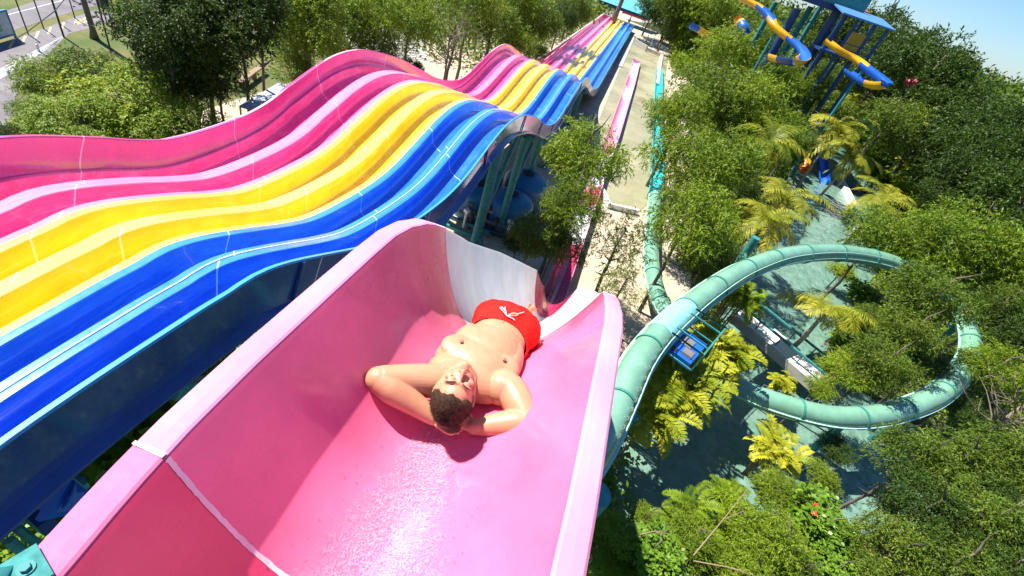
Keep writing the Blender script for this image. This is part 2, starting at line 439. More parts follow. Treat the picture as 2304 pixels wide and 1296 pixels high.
# sealant joints
def joint(y, wd, mat, jag=.004):
    rnd = random.Random(3); mb = MB(); rows = []
    for k in range(120):
        a = math.pi*(k/119)-math.pi/2; u = math.sin(a); row = []
        jl, jr = rnd.uniform(-jag, jag), rnd.uniform(-jag, jag)
        for dy in (-wd/2+jl, wd/2+jr):
            T, N = f_frame(y+dy); xc, z, hw, dp = f_xc(y+dy), f_z(y+dy), f_hw(y+dy), f_dp(y+dy)
            row.append(Vector((xc+u*(hw-.002), y+dy, z))+N*(dp*abs(u)**2.2+.003))
        rows.append(row[::-1])
    grid(mb, rows)
    for s_ in (-1, 1):
        mb2 = MB(); xc, hw, dp, z, fl = f_xc(y), f_hw(y), f_dp(y), f_z(y), f_fl(y); N = f_frame(y)[1]
        q = [Vector((xc+s_*(hw+a), y+b, z))+N*(dp+.0125) for a, b in ((.008, -wd/2), (.008, wd/2), (fl-.003, wd/2-.005), (fl-.003, -wd/2))]
        mb.add(q if s_ > 0 else q[::-1], [(0, 1, 2, 3)])
    return mb.build('joint_strip', mat, slide)
joint(YA, .017, M['caulk'], .0016); joint(YB1, .008, M['white_f'], .001)
# bracket on the left rim
br = MB(); bz = f_z(.15)+f_dp(.15)+.020; bx = -.855
br.box((bx-.035, .145, bz), (.10, .075, .010), rz=-.35)
brk = br.build('bracket', plain('rough_teal_casting', (.05, .24, .22), .95, var=.35, scale=30), slide)
bb = MB(); bb.tube([(bx-.035, .150, bz+.004), (bx-.035, .150, bz+.018)], .011, 6); bb.tube([(bx-.035, .150, bz+.005), (bx-.035, .150, bz+.009)], .018, 14); bb.build('bolt', M['teal'], brk)
mb = MB(); mb.tube([(bx-.05, .12, bz-.012), (bx-.16, .06, bz-.02), (bx-.30, -.02, bz-.3), (bx-.33, -.05, 0)], .035, 14); mb.build('support_post', M['teal'], slide, smooth=True)
mb = MB(); mb.tube([(.35, 6.6, 0), (.35, 6.6, 6.0)], .14, 14); mb.build('support_post', M['teal'], slide, smooth=True)

# rushing water
def splashmat():
    t = NT('rushing_water'); o = t.obj(); uv = t.n('ShaderNodeUVMap')
    mp = t.n('ShaderNodeMapping'); t.l(uv.outputs[0], mp.inputs[0]); mp.inputs['Scale'].default_value = (1, 1, 1)
    n0 = t.n('ShaderNodeTexNoise', Scale=9.0, Detail=4.0); t.l(uv.outputs[0], n0.inputs['Vector'])
    mm = t.n('ShaderNodeMixRGB'); mm.inputs[0].default_value = .12; t.l(uv.outputs[0], mm.inputs[1]); t.l(n0.outputs['Color'], mm.inputs[2])
    v = t.n('ShaderNodeTexVoronoi', Scale=92.0, _feature='DISTANCE_TO_EDGE'); t.l(mm.outputs[0], v.inputs['Vector'])
    n2 = t.noise(85, mm.outputs[0], 6, .75); n3 = t.noise(5, uv.outputs[0], 4, .7)
    edge = t.ramp(v.outputs['Distance'], [(.0, 1), (.24, 0)])
    foam = t.math('MULTIPLY', edge, t.ramp(n2, [(.36, 0), (.54, 1)]))
    t.col((.92, .68, .80)); t.set(Roughness=.45, Transmission_Weight=0.0, Specular_IOR_Level=.3)
    t.bump(t.math('ADD', t.math('MULTIPLY', v.outputs['Distance'], 1.0), t.math('MULTIPLY', n2, .8)), .012, 1.0)
    gl = t.n('ShaderNodeBsdfGlass', Roughness=.12, IOR=1.33); gl.inputs['Color'].default_value = (1, .97, .98, 1)
    t.l([n for n in t.t.nodes if n.type == 'BUMP'][0].outputs[0], gl.inputs['Normal'])
    tr = t.n('ShaderNodeBsdfTransparent'); a0 = t.n('ShaderNodeMixShader'); a0.inputs[0].default_value = .2
    t.l(tr.outputs[0], a0.inputs[1]); t.l(gl.outputs[0], a0.inputs[2])
    a1 = t.n('ShaderNodeMixShader'); t.l(t.math('MULTIPLY', foam, .5), a1.inputs[0]); t.l(a0.outputs[0], a1.inputs[1]); t.l(t.b.outputs[0], a1.inputs[2])
    sp = t.n('ShaderNodeSeparateXYZ'); t.l(uv.outputs[0], sp.inputs[0])
    # fade with distance from the stream's centre line, ragged
    at_ = t.n('ShaderNodeAttribute', _attribute_name='edge')
    k = t.math('ADD', at_.outputs['Fac'], t.math('MULTIPLY', t.math('SUBTRACT', t.noise(24, uv.outputs[0], 6, .75), .5), 1.5))
    a2 = t.n('ShaderNodeMixShader'); t.l(t.ramp(k, [(.55, 0), (1.0, 1)]), a2.inputs[0]); t.l(a1.outputs[0], a2.inputs[1]); t.l(tr.outputs[0], a2.inputs[2])
    t.l(a2.outputs[0], t.out.inputs[0]); return t.mat
M['splash'] = splashmat()
mb = MB(); rows = []; ed = []; uvs = []
rn = random.Random(5)
for i in range(160):
    y = -.6+i*(1.36+.6)/159
    cx = float(np.interp(y, [-.6, .4, .8, 1.36], [-.14, -.15, -.19, -.23])); hwid = float(np.interp(y, [-.6, .4, .9, 1.36], [.40, .33, .22, .10]))
    row = []
    for k in range(60):
        u = (k/59*2-1); x = cx+u*hwid; uu = (x-f_xc(y))/f_hw(y); uu = max(-.95, min(.95, uu))
        row.append(Vector((x, y, f_z(y)+f_dp(y)*abs(uu)**2.2+.006+.010*(1-u*u)*rn.random())))
        ed.append(abs(u) if y < 1.25 else max(abs(u), (y-1.25)*8)); uvs.append((x, y))
    rows.append(row)
grid(mb, rows)
sp = mb.build('rushing_water', M['splash'], None, smooth=True, uvs=uvs)
dmat = NT('water_drop'); gl_ = dmat.n('ShaderNodeBsdfGlass', Roughness=.02, IOR=1.33); dmat.l(gl_.outputs[0], dmat.out.inputs[0])
mb = MB()
for k in range(260):
    y = rn.uniform(-.2, 1.45); cx = float(np.interp(y, [-.6, .4, .8, 1.36], [-.14, -.15, -.19, -.23])); hwid = float(np.interp(y, [-.6, .4, .9, 1.36], [.42, .36, .27, .20]))
    x = cx+rn.choice((-1, 1))*hwid*rn.uniform(.6, 1.15); uu = max(-.95, min(.95, (x-f_xc(y))/f_hw(y))); r = rn.uniform(.0012, .0036)
    mb.ball((x, y, f_z(y)+f_dp(y)*abs(uu)**2.2+r*.5), (r, r*1.2, r*.8), 8, 6)
dr = mb.build('water_drops', dmat.mat, None, smooth=True); tag(dr, 'scattered clear water drops beside the stream on the pink slide', 'water drops', kind='stuff')
a = sp.data.attributes.new('edge', 'FLOAT', 'POINT'); a.data.foreach_set('value', ed)
tag(sp, 'band of frothing clear water rushing down the pink slide behind the man\'s head', 'water', kind='stuff')

# ------------------------------------------------------------------ rainbow racing slide
XR = -2.9
BY = [-3, 0, 1, 2, 2.6, 3.3, 5.1, 6.1, 7.6, 9, 10.4, 12.2, 13.4, 14.6, 16, 17.5, 19.5, 21.5, 23.5, 25.3, 27, 29, 31, 33, 35, 38, 41, 44, 46.5, 49, 55, 104]
BZ = [8.6, 8.56, 8.58, 8.52, 8.46, 8.33, 7.48, 7.12, 6.82, 6.66, 6.72, 7.05, 7.12, 7.0, 6.65, 6.2, 5.45, 4.7, 4.15, 3.85, 3.9, 4.2, 4.5, 4.55, 4.3, 3.45, 2.5, 1.6, 1.05, .8, .75, .75]
def r_z(y): return float(pch(BY, BZ, y))
def r_xl(y): return float(np.interp(y, [-3, 0, 3.2, 4.4, 6.5, 8.4, 10.5, 13.5, 20, 34, 50, 104], [-4.6, -5.3, -6.2, -6.65, -7.15, -7.6, -8.05, -8.25, -8.5, -8.8, -8.8, -9.3]))
def r_xr(y): return float(np.interp(y, [0, 40, 50, 104], [XR, XR, -2.7, -3.4]))
RYS = list(np.arange(-2.5, 20, .14))+list(np.arange(20, 50, .25))+list(np.arange(50, 104.1, 1.2))
def r_arc():
    s = 0; out = []; pz = None
    for y in RYS:
        z = r_z(y)
        if pz is not None: s += math.hypot(y-py_, z-pz)
        out.append(s); pz = z; py_ = y
    return out
RS = r_arc()
def r_extrude(name, prof, mat, base_x, parent, label=None, seam_off=0, smooth=True):
    """prof: (across 0..1 of a lane or metres, up, v)"""
    mb = MB(); uvs = []; rows = []
    for y, s in zip(RYS, RS):
        z = r_z(y); sl_ = (r_z(y+.1)-r_z(y-.1))/.2; T = Vector((0, 1, sl_)).normalized(); N = Vector((0, -T.z, T.y)); row = []
        for (u, h, v) in prof:
            row.append(Vector((base_x(y, u), y, z))+N*h); uvs.append((s+seam_off+u*.6, v))
        rows.append(row)
    grid(mb, rows); o = mb.build(name, mat, parent, smooth=smooth, uvs=uvs); o.data.set_sharp_from_angle(angle=R_(32))
    if label: o['label'] = label
    return o
race = empty('racing_slide', (-5.8, 0, 0)); tag(race, 'broad wavy slide with pink, yellow and blue lanes side by side', 'water slide')
race.location = (0, 0, 0)
RH = .36
lane_prof = [(0, RH, 0), (.08, RH+.003, .05), (.172, RH, .15), (.184, RH-.006, .17), (.190, RH-.02, .19), (.192, RH*.5, .24), (.204, .09, .28), (.23, .035, .32), (.27, .008, .36), (.34, 0, .42), (.50, 0, .55), (.60, .012, .60), (.68, .05, .64), (.74, .13, .70), (.78, .24, .74), (.81, .33, .80), (.84, RH, .85), (1.0, RH, 1)]
names = ['pink', 'pink', 'yellow', 'yellow', 'blue', 'blue']
for i in range(6):
    prof = list(lane_prof)
    if i == 0: prof = [(0.0, .25, .25), (.02, .20, .25), (.035, .10, .26), (.07, .03, .3), (.14, .0, .4)]+[p for p in lane_prof if p[0] >= .34]
    if i == 5: prof = [p for p in lane_prof if p[0] < .7]+[(.80, .02, .6), (.90, .06, .6), (.955, .14, .6), (.985, .28, .6), (1.0, .48, .6)]
    r_extrude('lane', prof, M['lane_'+names[i]], lambda y, u, i=i: r_xl(y)+(r_xr(y)-r_xl(y))*(i+u)/6, race, names[i]+' lane', seam_off=[0, .7, 1.6, 1.1, 0.2, 1.0][i])
# white sealant line between the two blue lanes
mb = MB(); rows = []
for y in RYS:
    if y > 46: break
    z = r_z(y); x = r_xl(y)+(r_xr(y)-r_xl(y))*5/6
    sl_ = (r_z(y+.1)-r_z(y-.1))/.2; hh = RH/math.sqrt(1+sl_*sl_)+RH*sl_*sl_/math.sqrt(1+sl_*sl_)+.012; rows.append([(x-.006, y, z+hh), (x+.006, y, z+hh)])
grid(mb, rows); mb.build('joint_strip', M['white'], race)
wl = lambda y, u: r_xl(y)+u
r_extrude('side_wall', [(-.17, .70, .5), (-.15, .715, .5), (-.10, .715, .5), (-.09, .70, .5), (-.11, .55, .4), (-.11, .42, .4), (-.09, .33, .3), (-.05, .275, .3), (-.02, .27, .3), (0, .25, .3)], M['wall_pink'], wl, race, 'tall pink outer wall')
mb_p = [(-.17, .70, .5), (-.18, .3, .5), (-.15, -.25, .5)]
r_extrude('outer_skin', mb_p[::-1], M['wall_pink'], wl, race, 'outer face of the pink wall')
mb = MB(); rows = []
for y in RYS: rows.append([(r_xl(y)-.16, y, r_z(y)+.719), (r_xl(y)-.095, y, r_z(y)+.721)])
grid(mb, rows); mb.build('rim', plain('pale_pink_rim', (.84, .40, .55), .4), race)
wr = lambda y, u: r_xr(y)+u
r_extrude('rim', [(0, .48, 0), (0, .495, 0), (.05, .50, 0), (.055, .49, 0), (.055, .47, 0)], M['rim_blue'], wr, race, 'light blue rim')
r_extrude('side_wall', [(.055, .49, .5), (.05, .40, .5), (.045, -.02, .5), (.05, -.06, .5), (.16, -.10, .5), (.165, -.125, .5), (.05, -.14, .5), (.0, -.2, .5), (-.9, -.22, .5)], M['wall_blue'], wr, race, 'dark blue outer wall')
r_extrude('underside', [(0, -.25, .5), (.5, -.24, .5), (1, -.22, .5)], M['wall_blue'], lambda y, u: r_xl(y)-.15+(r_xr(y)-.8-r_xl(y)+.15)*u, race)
# wall joint ribs on the blue wall
for y in (3.6, 7.55, 11.6, 15.6, 19.8, 24, 28, 32):
    mb = MB(); z = r_z(y); sl_ = (r_z(y+.1)-r_z(y-.1))/.2; N = Vector((0, -sl_, 1)).normalized()
    for h0, h1 in ((.47, -.05),):
        a_ = Vector((XR+.075, y, z))+N*h0; b_ = Vector((XR+.075, y, z))+N*h1; mb.beam(a_, b_, .035, .05)
    mb.build('wall_joint', M['wall_blue'], race)
# end wall of the run-out
mb = MB(); mb.box((-6.35, 104.2, .9), (6.3, .25, .6)); mb.build('end_wall', M['concrete'], race)
mb = MB(); mb.box((-9.75, 78, .9), (.25, 52, .5)); mb.build('kerb', M['concrete'], race)
# supports
for j, y in enumerate((-1.2, 4.3, 10, 14.7, 19.3, 24, 29, 34, 39)):
    top = r_z(y)-.34
    for x in (XR-.35, r_xl(y)+.5):
        mb = MB(); mb.tube([(x, y, 0), (x, y, top)], .17, 14); mb.box((x, y, .04), (.6, .6, .1)); mb.build('support_column', M['teal'], race, smooth=False)
    mb = MB(); mb.beam((XR+.05, y, top), (r_xl(y)-.05, y, top), .16, .24); mb.build('cross_beam', M['teal'], race)
for (a_, b_) in (((-3.25, 14.7, 2.3), (-4.9, 13.3, .2)), ((-3.25, 14.7, 3.0), (-3.25, 17.5, 6.0)), ((-3.25, 19.3, 2.5), (-3.25, 21.9, 4.2)), ((-3.0, 4.3, 6.0), (-3.0, 2.0, 8.1))):
    mb = MB(); mb.beam(a_, b_, .14, .16); mb.build('brace', M['teal'], race)

# low steel frame with ground beams beneath the hump
fr = empty('steel_frame', at(1040, 520, .3)); tag(fr, 'low teal steel frame lying on the sand below the first hump, beside the pipework', 'steel frame')
for a_, b_ in (((1010, 487), (1100, 522)), ((1000, 505), (1085, 540))):
    p, q = at(*a_, .35)-Vector(fr.location), at(*b_, .35)-Vector(fr.location); mb = MB(); mb.beam(p, q, .14, .16); mb.beam(p, p-Vector((0, 0, .35)), .1); mb.beam(q, q-Vector((0, 0, .35)), .1); mb.build('beam', M['teal'], fr)

# blue machinery box under the start of the racing slide
bxp = at(140, 1100, 7.5)
bl = empty('start_frame', (bxp.x, bxp.y, 0)); tag(bl, 'bright blue box with teal posts in the dark gap under the many-lane slide', 'platform frame'); bo = Vector(bl.location)
for a_, b_, w_ in (((100, 1148), (152, 1068), .17), ((150, 1128), (182, 1090), .16)):
    p, q = at(*a_, 7.4)-bo, at(*b_, 7.6)-bo; mb = MB(); mb.beam(p, q, w_, .06); mb.beam(p-Vector((0, 0, .15)), q-Vector((0, 0, .15)), .05, .25); mb.build('box_panel', M['blue'], bl)
mb = MB(); mb.beam(at(152, 1058, 7.7)-bo, at(196, 1094, 7.7)-bo, .035, .08); mb.build('top_rail', M['teal'], bl)
for k in range(4):
    mb = MB(); mb.tube([at(20+18*k, 1215-28*k, 7.2)-bo, at(75+14*k, 1262-34*k, 6.8)-bo], .04, 8); mb.build('strut', M['teal'], bl)
mb = MB(); mb.tube([(-.2, .1, 0), (-.2, .1, 7.3)], .10, 10); mb.build('post', M['teal'], bl)
mb = MB(); mb.beam(at(60, 1140, 7.1)-bo, at(110, 1185, 7.1)-bo, .12, .2); mb.build('cross_beam', M['navy'], bl)

# ------------------------------------------------------------------ green tube slide
tp = [((1230, 1130), 4.9), ((1300, 1060), 4.75), ((1352, 985), 4.65), ((1392, 905), 4.6), ((1438, 812), 4.6), ((1500, 738), 4.6), ((1590, 662), 4.6), ((1680, 607), 4.65), ((1780, 575), 4.7), ((1900, 570), 4.65), ((2015, 595), 4.5), ((2100, 645), 4.2), ((2165, 715), 3.8), ((2180, 800), 3.4), ((2120, 880), 3.0), ((2020, 925), 2.7), ((1900, 940), 2.5), ((1780, 918), 2.3), ((1650, 868), 2.05), ((1570, 800), 1.85), ((1515, 728), 1.65), ((1480, 665), 1.4), ((1465, 590), 1.1), ((1468, 520), .9), ((1474, 440), .7)]
TC = [at(*p, z) for p, z in tp]
TP = [Vector(p) for p in smooth_path(TC, 8)]
TR = .385
ts = empty('tube_slide', (0, 0, 0)); tag(ts, 'sea-green enclosed tube slide looping out over the river and back under itself', 'water slide')
mb = MB(); mb.tube(TP, TR, 26, cap=False); mb.build('tube', M['tube'], ts, smooth=True)
# moulded side seam, collars and hoops
def side_at(i, a):
    t = (TP[min(i+1, len(TP)-1)]-TP[max(i-1, 0)]).normalized(); s = t.cross(Vector((0, 0, 1))).normalized(); u = s.cross(t).normalized()
    return TP[i], s, u, t
for sgn in (-1, 1):
    mb = MB(); rows = []
    for i in range(len(TP)):
        p, s, u, t = side_at(i, 0)
        rows.append([p+s*sgn*(TR-.01)+u*.02, p+s*sgn*(TR+.055)+u*.02, p+s*sgn*(TR+.055)-u*.02, p+s*sgn*(TR-.01)-u*.02])
    grid(mb, rows, closed=True); mb.build('side_flange', M['tube_rim'], ts)
dist = 0; nxt = 1.0; BOLTS = []
for i in range(1, len(TP)):
    dist += (TP[i]-TP[i-1]).length
    if dist > nxt:
        nxt += 2.35; t = (TP[i]-TP[i-1]).normalized()
        mb = MB(); mb.tube([TP[i]-t*.035, TP[i]+t*.035], TR+.035, 26); mb.build('collar', M['tube_dark'], ts)
def rail_pts(a_deg, rr):
    out = []
    for i in range(len(TP)):
        p, s, u, t = side_at(i, 0); a = R_(a_deg); out.append(p+s*math.cos(a)*rr+u*math.sin(a)*rr)
    return out
rp = rail_pts(38, TR+.07)
mb = MB(); mb.tube(rp[18:88], .018, 6); mb.build('cable_rail', M['tube_rim'], ts)
mb = MB()
for i in range(4, 150, 2):
    p, s, u, t = side_at(i, 0); c = p+(s*.62+u*.78)*(TR+.02)
    mb.tube([c+t*.07+u*.0, c+t*.05+(s*.5+u*.8)*.07, c-t*.05+(s*.5+u*.8)*.07, c-t*.07], .010, 5)
mb.build('seam_hoops', M['steel'], ts)['kind'] = 'stuff'
# pale patched section of the tube by the inspection deck
i0 = 38
mb = MB(); mb.tube(TP[i0:i0+7], TR+.012, 26, cap=False); mb.build('patched_panel', plain('pale_aqua_panel', (.25, .60, .60), .25), ts, smooth=True)
# open turquoise run-out channel
def open_flume(name, pts, r, mat, parent, a0=-100, a1=100, seg=12, label=None, cols=None):
    mb = MB(); rows = []
    pts = [Vector(p) for p in pts]
    for i in range(len(pts)):
        t = (pts[min(i+1, len(pts)-1)]-pts[max(i-1, 0)]).normalized(); s = t.cross(Vector((0, 0, 1))).normalized(); u = s.cross(t)
        row = []
        for rr in (r, r+.03):
            rg = [R_(a0+(a1-a0)*k/seg) for k in range(seg+1)]
            row += [pts[i]+s*math.sin(a)*rr-u*math.cos(a)*rr for a in (rg if rr == r else rg[::-1])]
        rows.append(row)
    grid(mb, rows, closed=True); o = mb.build(name, mat, parent, smooth=False)
    if label: o['label'] = label
    return o
run = [TP[-1]]+[at(1479, 400, .6), at(1481, 300, .6), at(1482, 220, .6), at(1484, 150, .6)]
open_flume('run_out_channel', smooth_path(run, 8), .46, M['turq'], ts, label='turquoise open run-out channel')
for (p, z) in (((1640, 640), 5.1), ((1700, 545), 5.3), ((2165, 715), 3.8), ((2060, 905), 2.7), ((1900, 940), 2.3), ((2110, 870), 2.9), ((1405, 915), 4.5)):
    c = at(*p, z)
    if p == (1640, 640): continue
    mb = MB(); e = .75
    if p == (1700, 545):
        # tall post leaning free of the tube with an arm to it
        q = at(1702, 535, 4.9); mb.tube([(q.x, q.y, 0), (q.x, q.y, 4.9)], .17, 16); mb.build('support_post', M['teal'], ts)
        mb = MB(); mb.beam((q.x, q.y, 4.1), at(1668, 600, 4.1), .12, .16); mb.build('support_arm', M['teal'], ts); continue
    mb.tube([(c.x+.35, c.y+.2, 0), (c.x+.35, c.y+.2, z-.5)], .13, 12); mb.beam((c.x-.3, c.y-.2, z-TR-.08), (c.x+.5, c.y+.25, z-TR-.08), .12, .14); mb.build('support_post', M['teal'], ts)
# post that stands right behind the pink slide's edge
mb = MB(); q = at(1338, 1120, 8.0); mb.tube([(q.x, q.y, 0), (q.x, q.y, 8.1)], .15, 16); mb.build('support_post', M['teal'], slide)

# inspection deck hanging beside the tube
dk = empty('inspection_deck', at(1535, 778, 4.35)); tag(dk, 'small blue inspection deck with grey panels inside a teal rail cage beside the green tube', 'platform')
dk.rotation_euler = (0, 0, math.atan2(9.24-8.02, 3.35-2.78)-R_(0))
mb = MB(); mb.box((0, -.1, 0), (1.25, .78, .22)); mb.box((0, .3, .1), (1.25, .12, .42)); mb.build('deck', M['blue'], dk)
mb = MB(); mb.box((.12, -.05, .125), (.42, .36, .03)); mb.build('panel', M['grey'], dk)
mb = MB(); mb.box((-.30, -.25, .125), (.36, .30, .03)); mb.build('panel', M['grey'], dk)
mb = MB(); mb.box((-.5, .12, .125), (.2, .2, .03)); mb.build('panel', M['dark'], dk)
mb = MB()
for zz in (.12, .75):
    for a_, b_ in (((-.85, -.6), (.85, -.6)), ((-.85, -.6), (-.85, .35)), ((.85, -.6), (.85, .35))): mb.beam((*a_, zz), (*b_, zz), .04)
for x in (-.85, -.5, .5, .85):
    mb.beam((x, -.6, .12), (x, -.6, .75), .04); mb.beam((x, -.6, .75), (x, .35, .75), .04)
mb.build('rail_cage', M['teal'], dk)
mb = MB(); mb.tube([(0, 0, -4.35), (0, 0, -.1)], .09, 10); mb.build('post', M['teal'], dk)

# footbridge over the river
b0, b1, b2 = at(1672, 728, 1.0), at(1806, 842, 1.0), at(1712, 716, 1.0)
ax = (b1-b0); L = ax.length; ang = math.atan2(ax.y, ax.x)
fb = empty('footbridge', ((b0+b1)/2)); fb.rotation_euler = (0, 0, ang); tag(fb, 'short pale concrete footbridge with dark teal handrails crossing the river inside the tube loop', 'bridge')
mb = MB(); mb.box((0, .45, 0), (L+1.2, 1.0, .14)); mb.build('deck', M['white'], fb)
mb = MB(); mb.box((0, -.09, -.1), (L+1.2, .12, .42)); mb.build('edge_beam', M['concrete'], fb)
mb = MB(); mb.box((0, .99, -.1), (L+1.2, .10, .42)); mb.build('edge_beam', M['concrete'], fb)
for yy_, nm in ((.22, 'handrail'), (1.75, 'handrail')):
    mb = MB(); mb.beam((-L/2-.6, yy_, .55 if yy_ < 1 else .4), (L/2+.6, yy_, .55 if yy_ < 1 else .4), .11, .07)
    for k in range(3): mb.beam((-L/2+.5+k*(L-1)/2, yy_, -.4), (-L/2+.5+k*(L-1)/2, yy_, .53 if yy_ < 1 else .38), .05)
    mb.build(nm, M['teal'], fb)
mb = MB(); mb.box((0, 1.35, -.05), (L*.45, .3, .10)); mb.build('step_slab', M['white'], fb)

# splash pool beside the trough
pool = [at(1425, 92, 0), at(1502, 132, 0), at(1489, 270, 0), at(1478, 440, 0), at(1432, 482, 0), at(1368, 468, 0), at(1345, 420, 0), at(1335, 350, 0), at(1338, 290, 0), at(1392, 160, 0)]
pool = [(p.x, p.y) for p in pool]
sheet('shallow_pool', pool, .03, M['poolfloor'])
def wall_line(name, pts, h, th, mat, label, cat='wall', z0=0):
    mb = MB()
    pts = [Vector((p[0], p[1], 0)) for p in pts]; rows = []
    for i, p in enumerate(pts):
        t = (pts[min(i+1, len(pts)-1)]-pts[max(i-1, 0)]).normalized(); s = Vector((-t.y, t.x, 0))*th/2
        rows.append([p-s+Vector((0, 0, z0)), p+s+Vector((0, 0, z0)), p+s+Vector((0, 0, z0+h)), p-s+Vector((0, 0, z0+h))])
    grid(mb, rows, closed=True); n = len(rows)
    b = 0; mb.f.append((0, 1, 2, 3)); mb.m.append(0); e = (n-1)*4; mb.f.append((e+3, e+2, e+1, e)); mb.m.append(0)
    o = mb.build(name, mat); tag(o, label, cat); return o
wall_line('low_wall', [pool[4], pool[5], pool[6]], .35, .25, M['white'], 'low white wall closing the near end of the shallow pool')
wall_line('low_wall', [at(1424, 100, 0), at(1452, 116, 0)], .9, .25, M['concrete'], 'pale concrete block wall at the far end of the pool, left half', z0=0)
wall_line('low_wall', [at(1452, 113, 0), at(1486, 128, 0)], .5, .3, M['concrete'], 'lower pale wall in front of the people at the far end of the pool')
wall_line('pool_kerb', [at(1487, 128, 0), at(1476, 195, 0)], .45, .35, M['white'], 'white kerb along the far right edge of the pool', 'kerb')
wall_line('river_kerb', [at(1876, 392, 0), at(1896, 425, 0), at(1914, 465, 0), at(1924, 500, 0), at(1924, 530, 0)], .45, .5, M['white'], 'curved white kerb dividing the river below the blue slide exit', 'kerb')
wall_line('bank_slab', [at(1440, 805, 0), at(1462, 822, 0)], .5, .7, M['white'], 'white stone slab beside the yellow palm clump under the tube', 'slab')
# railing at the deck end
rl = empty('pool_railing', at(1455, 112, 0)); tag(rl, 'thin teal railing in front of the people at the far end of the pool', 'railing')
mb = MB(); A_, B_ = at(1448, 108, 0)-rl.location, at(1488, 125, 0)-rl.location
for z in (1.5, 1.0): mb.beam(A_+Vector((0, 0, z)), B_+Vector((0, 0, z)), .06)
for k in range(6): q = A_.lerp(B_, k/5); mb.beam(q+Vector((0, 0, .3)), q+Vector((0, 0, 1.5)), .05)
mb.build('rail', M['tube'], rl)
# service walkway beside the race slide far end
wy = wall_line('service_walkway', [at(1392, 150, 0), at(1425, 78, 0)], .12, .9, M['concrete'], 'narrow concrete walkway between the blue lane run-out and the pool', 'walkway')

# water tanks and pipework under the racing slide
def tank(px, py, r, h, label):
    c = at(px, py, h); t = empty('filter_tank', (c.x, c.y, 0)); tag(t, label, 'tank', 'blue filter tanks under the racing slide')
    mb = MB(); rows = []
    pr = [(r, 0), (r, h*.72), (r*.97, h*.80), (r*.85, h*.90), (r*.6, h*.97), (r*.25, h), (.001, h+.005)]
    for a in range(25): rows.append([(R0*math.cos(a*math.pi/12), R0*math.sin(a*math.pi/12), z) for R0, z in pr])
    grid(mb, rows); mb.build('tank_body', M['tank'], t, smooth=True)
    mb = MB(); mb.tube([(0, 0, h-.01), (0, 0, h+.07)], .30, 16); mb.build('hatch', M['dark'], t)
tank(1155, 437, 1.2, 1.7, 'large blue filter tank with dark round hatch, nearest the middle tree')
tank(1078, 412, 1.1, 1.7, 'blue filter tank half hidden by the teal columns, left of the largest one')
tank(1190, 392, 1.25, 1.8, 'dark shaded blue filter tank furthest back, behind the large one')
tank(1095, 378, 1.0, 1.9, 'bright blue filter tank just under the edge of the racing slide')
pw = empty('pipework', at(1110, 480, 0)); tag(pw, 'tangle of grey, red and white pipes and valves in front of the blue filter tanks', 'pipes')
rn = random.Random(8)
p0, p1 = at(1045, 455, .6)-pw.location, at(1165, 498, .6)-pw.location
for k, (dz, mt, r) in enumerate((( .9, M['white'], .09), (.55, M['steel'], .10), (.25, M['grey'], .12), (.05, M['blackm'], .12))):
    off = Vector((.15*k-.2, -.45*k, dz-.3)); mb = MB(); mb.tube([p0+off, p1+off], r, 10)
    mb.build('pipe', mt, pw, smooth=True)
for k in range(15):
    q = p0.lerp(p1, k/14)+Vector((rn.uniform(-.1, .3), rn.uniform(-1.5, .1), 0)); mb = MB()
    mb.tube([q+Vector((0, 0, -.5)), q+Vector((0, 0, rn.uniform(.2, .7)))], rn.uniform(.05, .1), 8)
    q2 = q+Vector((0, 0, .45)); mb.box(q2, (.26, .2, .16), rz=rn.uniform(0, 3))
    mb.build('valve', [M['steel'], M['red'], M['grey'], M['white'], M['orange'] if k % 5 == 0 else M['blackm']][k % 5], pw)

# ------------------------------------------------------------------ car park, road, fence at the upper left
def P(*l): return [tuple(at(x, y, 0))[:2] for x, y in l]
def ext(a, b, k): return (a[0]+(b[0]-a[0])*k, a[1]+(b[1]-a[1])*k)
g = P((-60, 420), (60, 330), (150, 240), (330, 160), (620, 150), (620, -60), (-200, -60), (-300, 300))
grs = P((30, 200), (150, 90), (215, 55), (265, 40), (330, 120), (270, 330), (120, 470), (-60, 560))
sheet('grass_verge', [(-20.5, 12), (-21, 60), (-60, 100), (-120, 90), (-150, 20), (-90, -30), (-30, -20), (-16, 3), (-14, 11)], .004, M['grass'])
lot = P((-150, 460), (0, 345), (45, 185), (155, 76), (200, 65), (250, 47), (255, 30), (215, 22), (110, 60), (-10, 104), (-150, 160))
sheet('car_park', [(p[0], p[1]) for p in lot], .012, M['asphalt'])
road = P((-120, 100), (0, 78), (115, 42), (180, 22), (245, 8), (245, -6), (182, -10), (130, 0), (80, 2), (0, 30), (-120, 62))
far = [(-31.0, 27.0)]
sheet('road', road, .012, M['asphalt'])
def paint(name, a_, b_, wd, mat):
    p, q = at(*a_, 0), at(*b_, 0); d = (q-p).normalized(); s = Vector((-d.y, d.x, 0))*wd/2
    return sheet(name, [(p-s)[:2], (q-s)[:2], (q+s)[:2], (p+s)[:2]], .020, mat)
for a_, b_ in (((21, 109), (30, 94)), ((49, 99), (58, 82)), ((80, 87), (87, 71)), ((109, 77), (115, 61)), ((139, 66), (144, 51)), ((169, 56), (173, 43)), ((199, 48), (200, 38)), ((169, 56), (199, 37)), ((172, 43), (199, 48)), ((168, 57), (200, 48))):
    paint('bay_marking', a_, b_, .11, M['line_yellow'])
for k in range(7):
    a_ = (-60, 188+k*5.2-k*0.4); b_ = (142-2.0*k, 83+k*2.1); paint('crossing_marking', a_, b_, .05, M['line_white'])
paint('road_marking', (-20, 44), (140, 2), .10, M['line_white'])
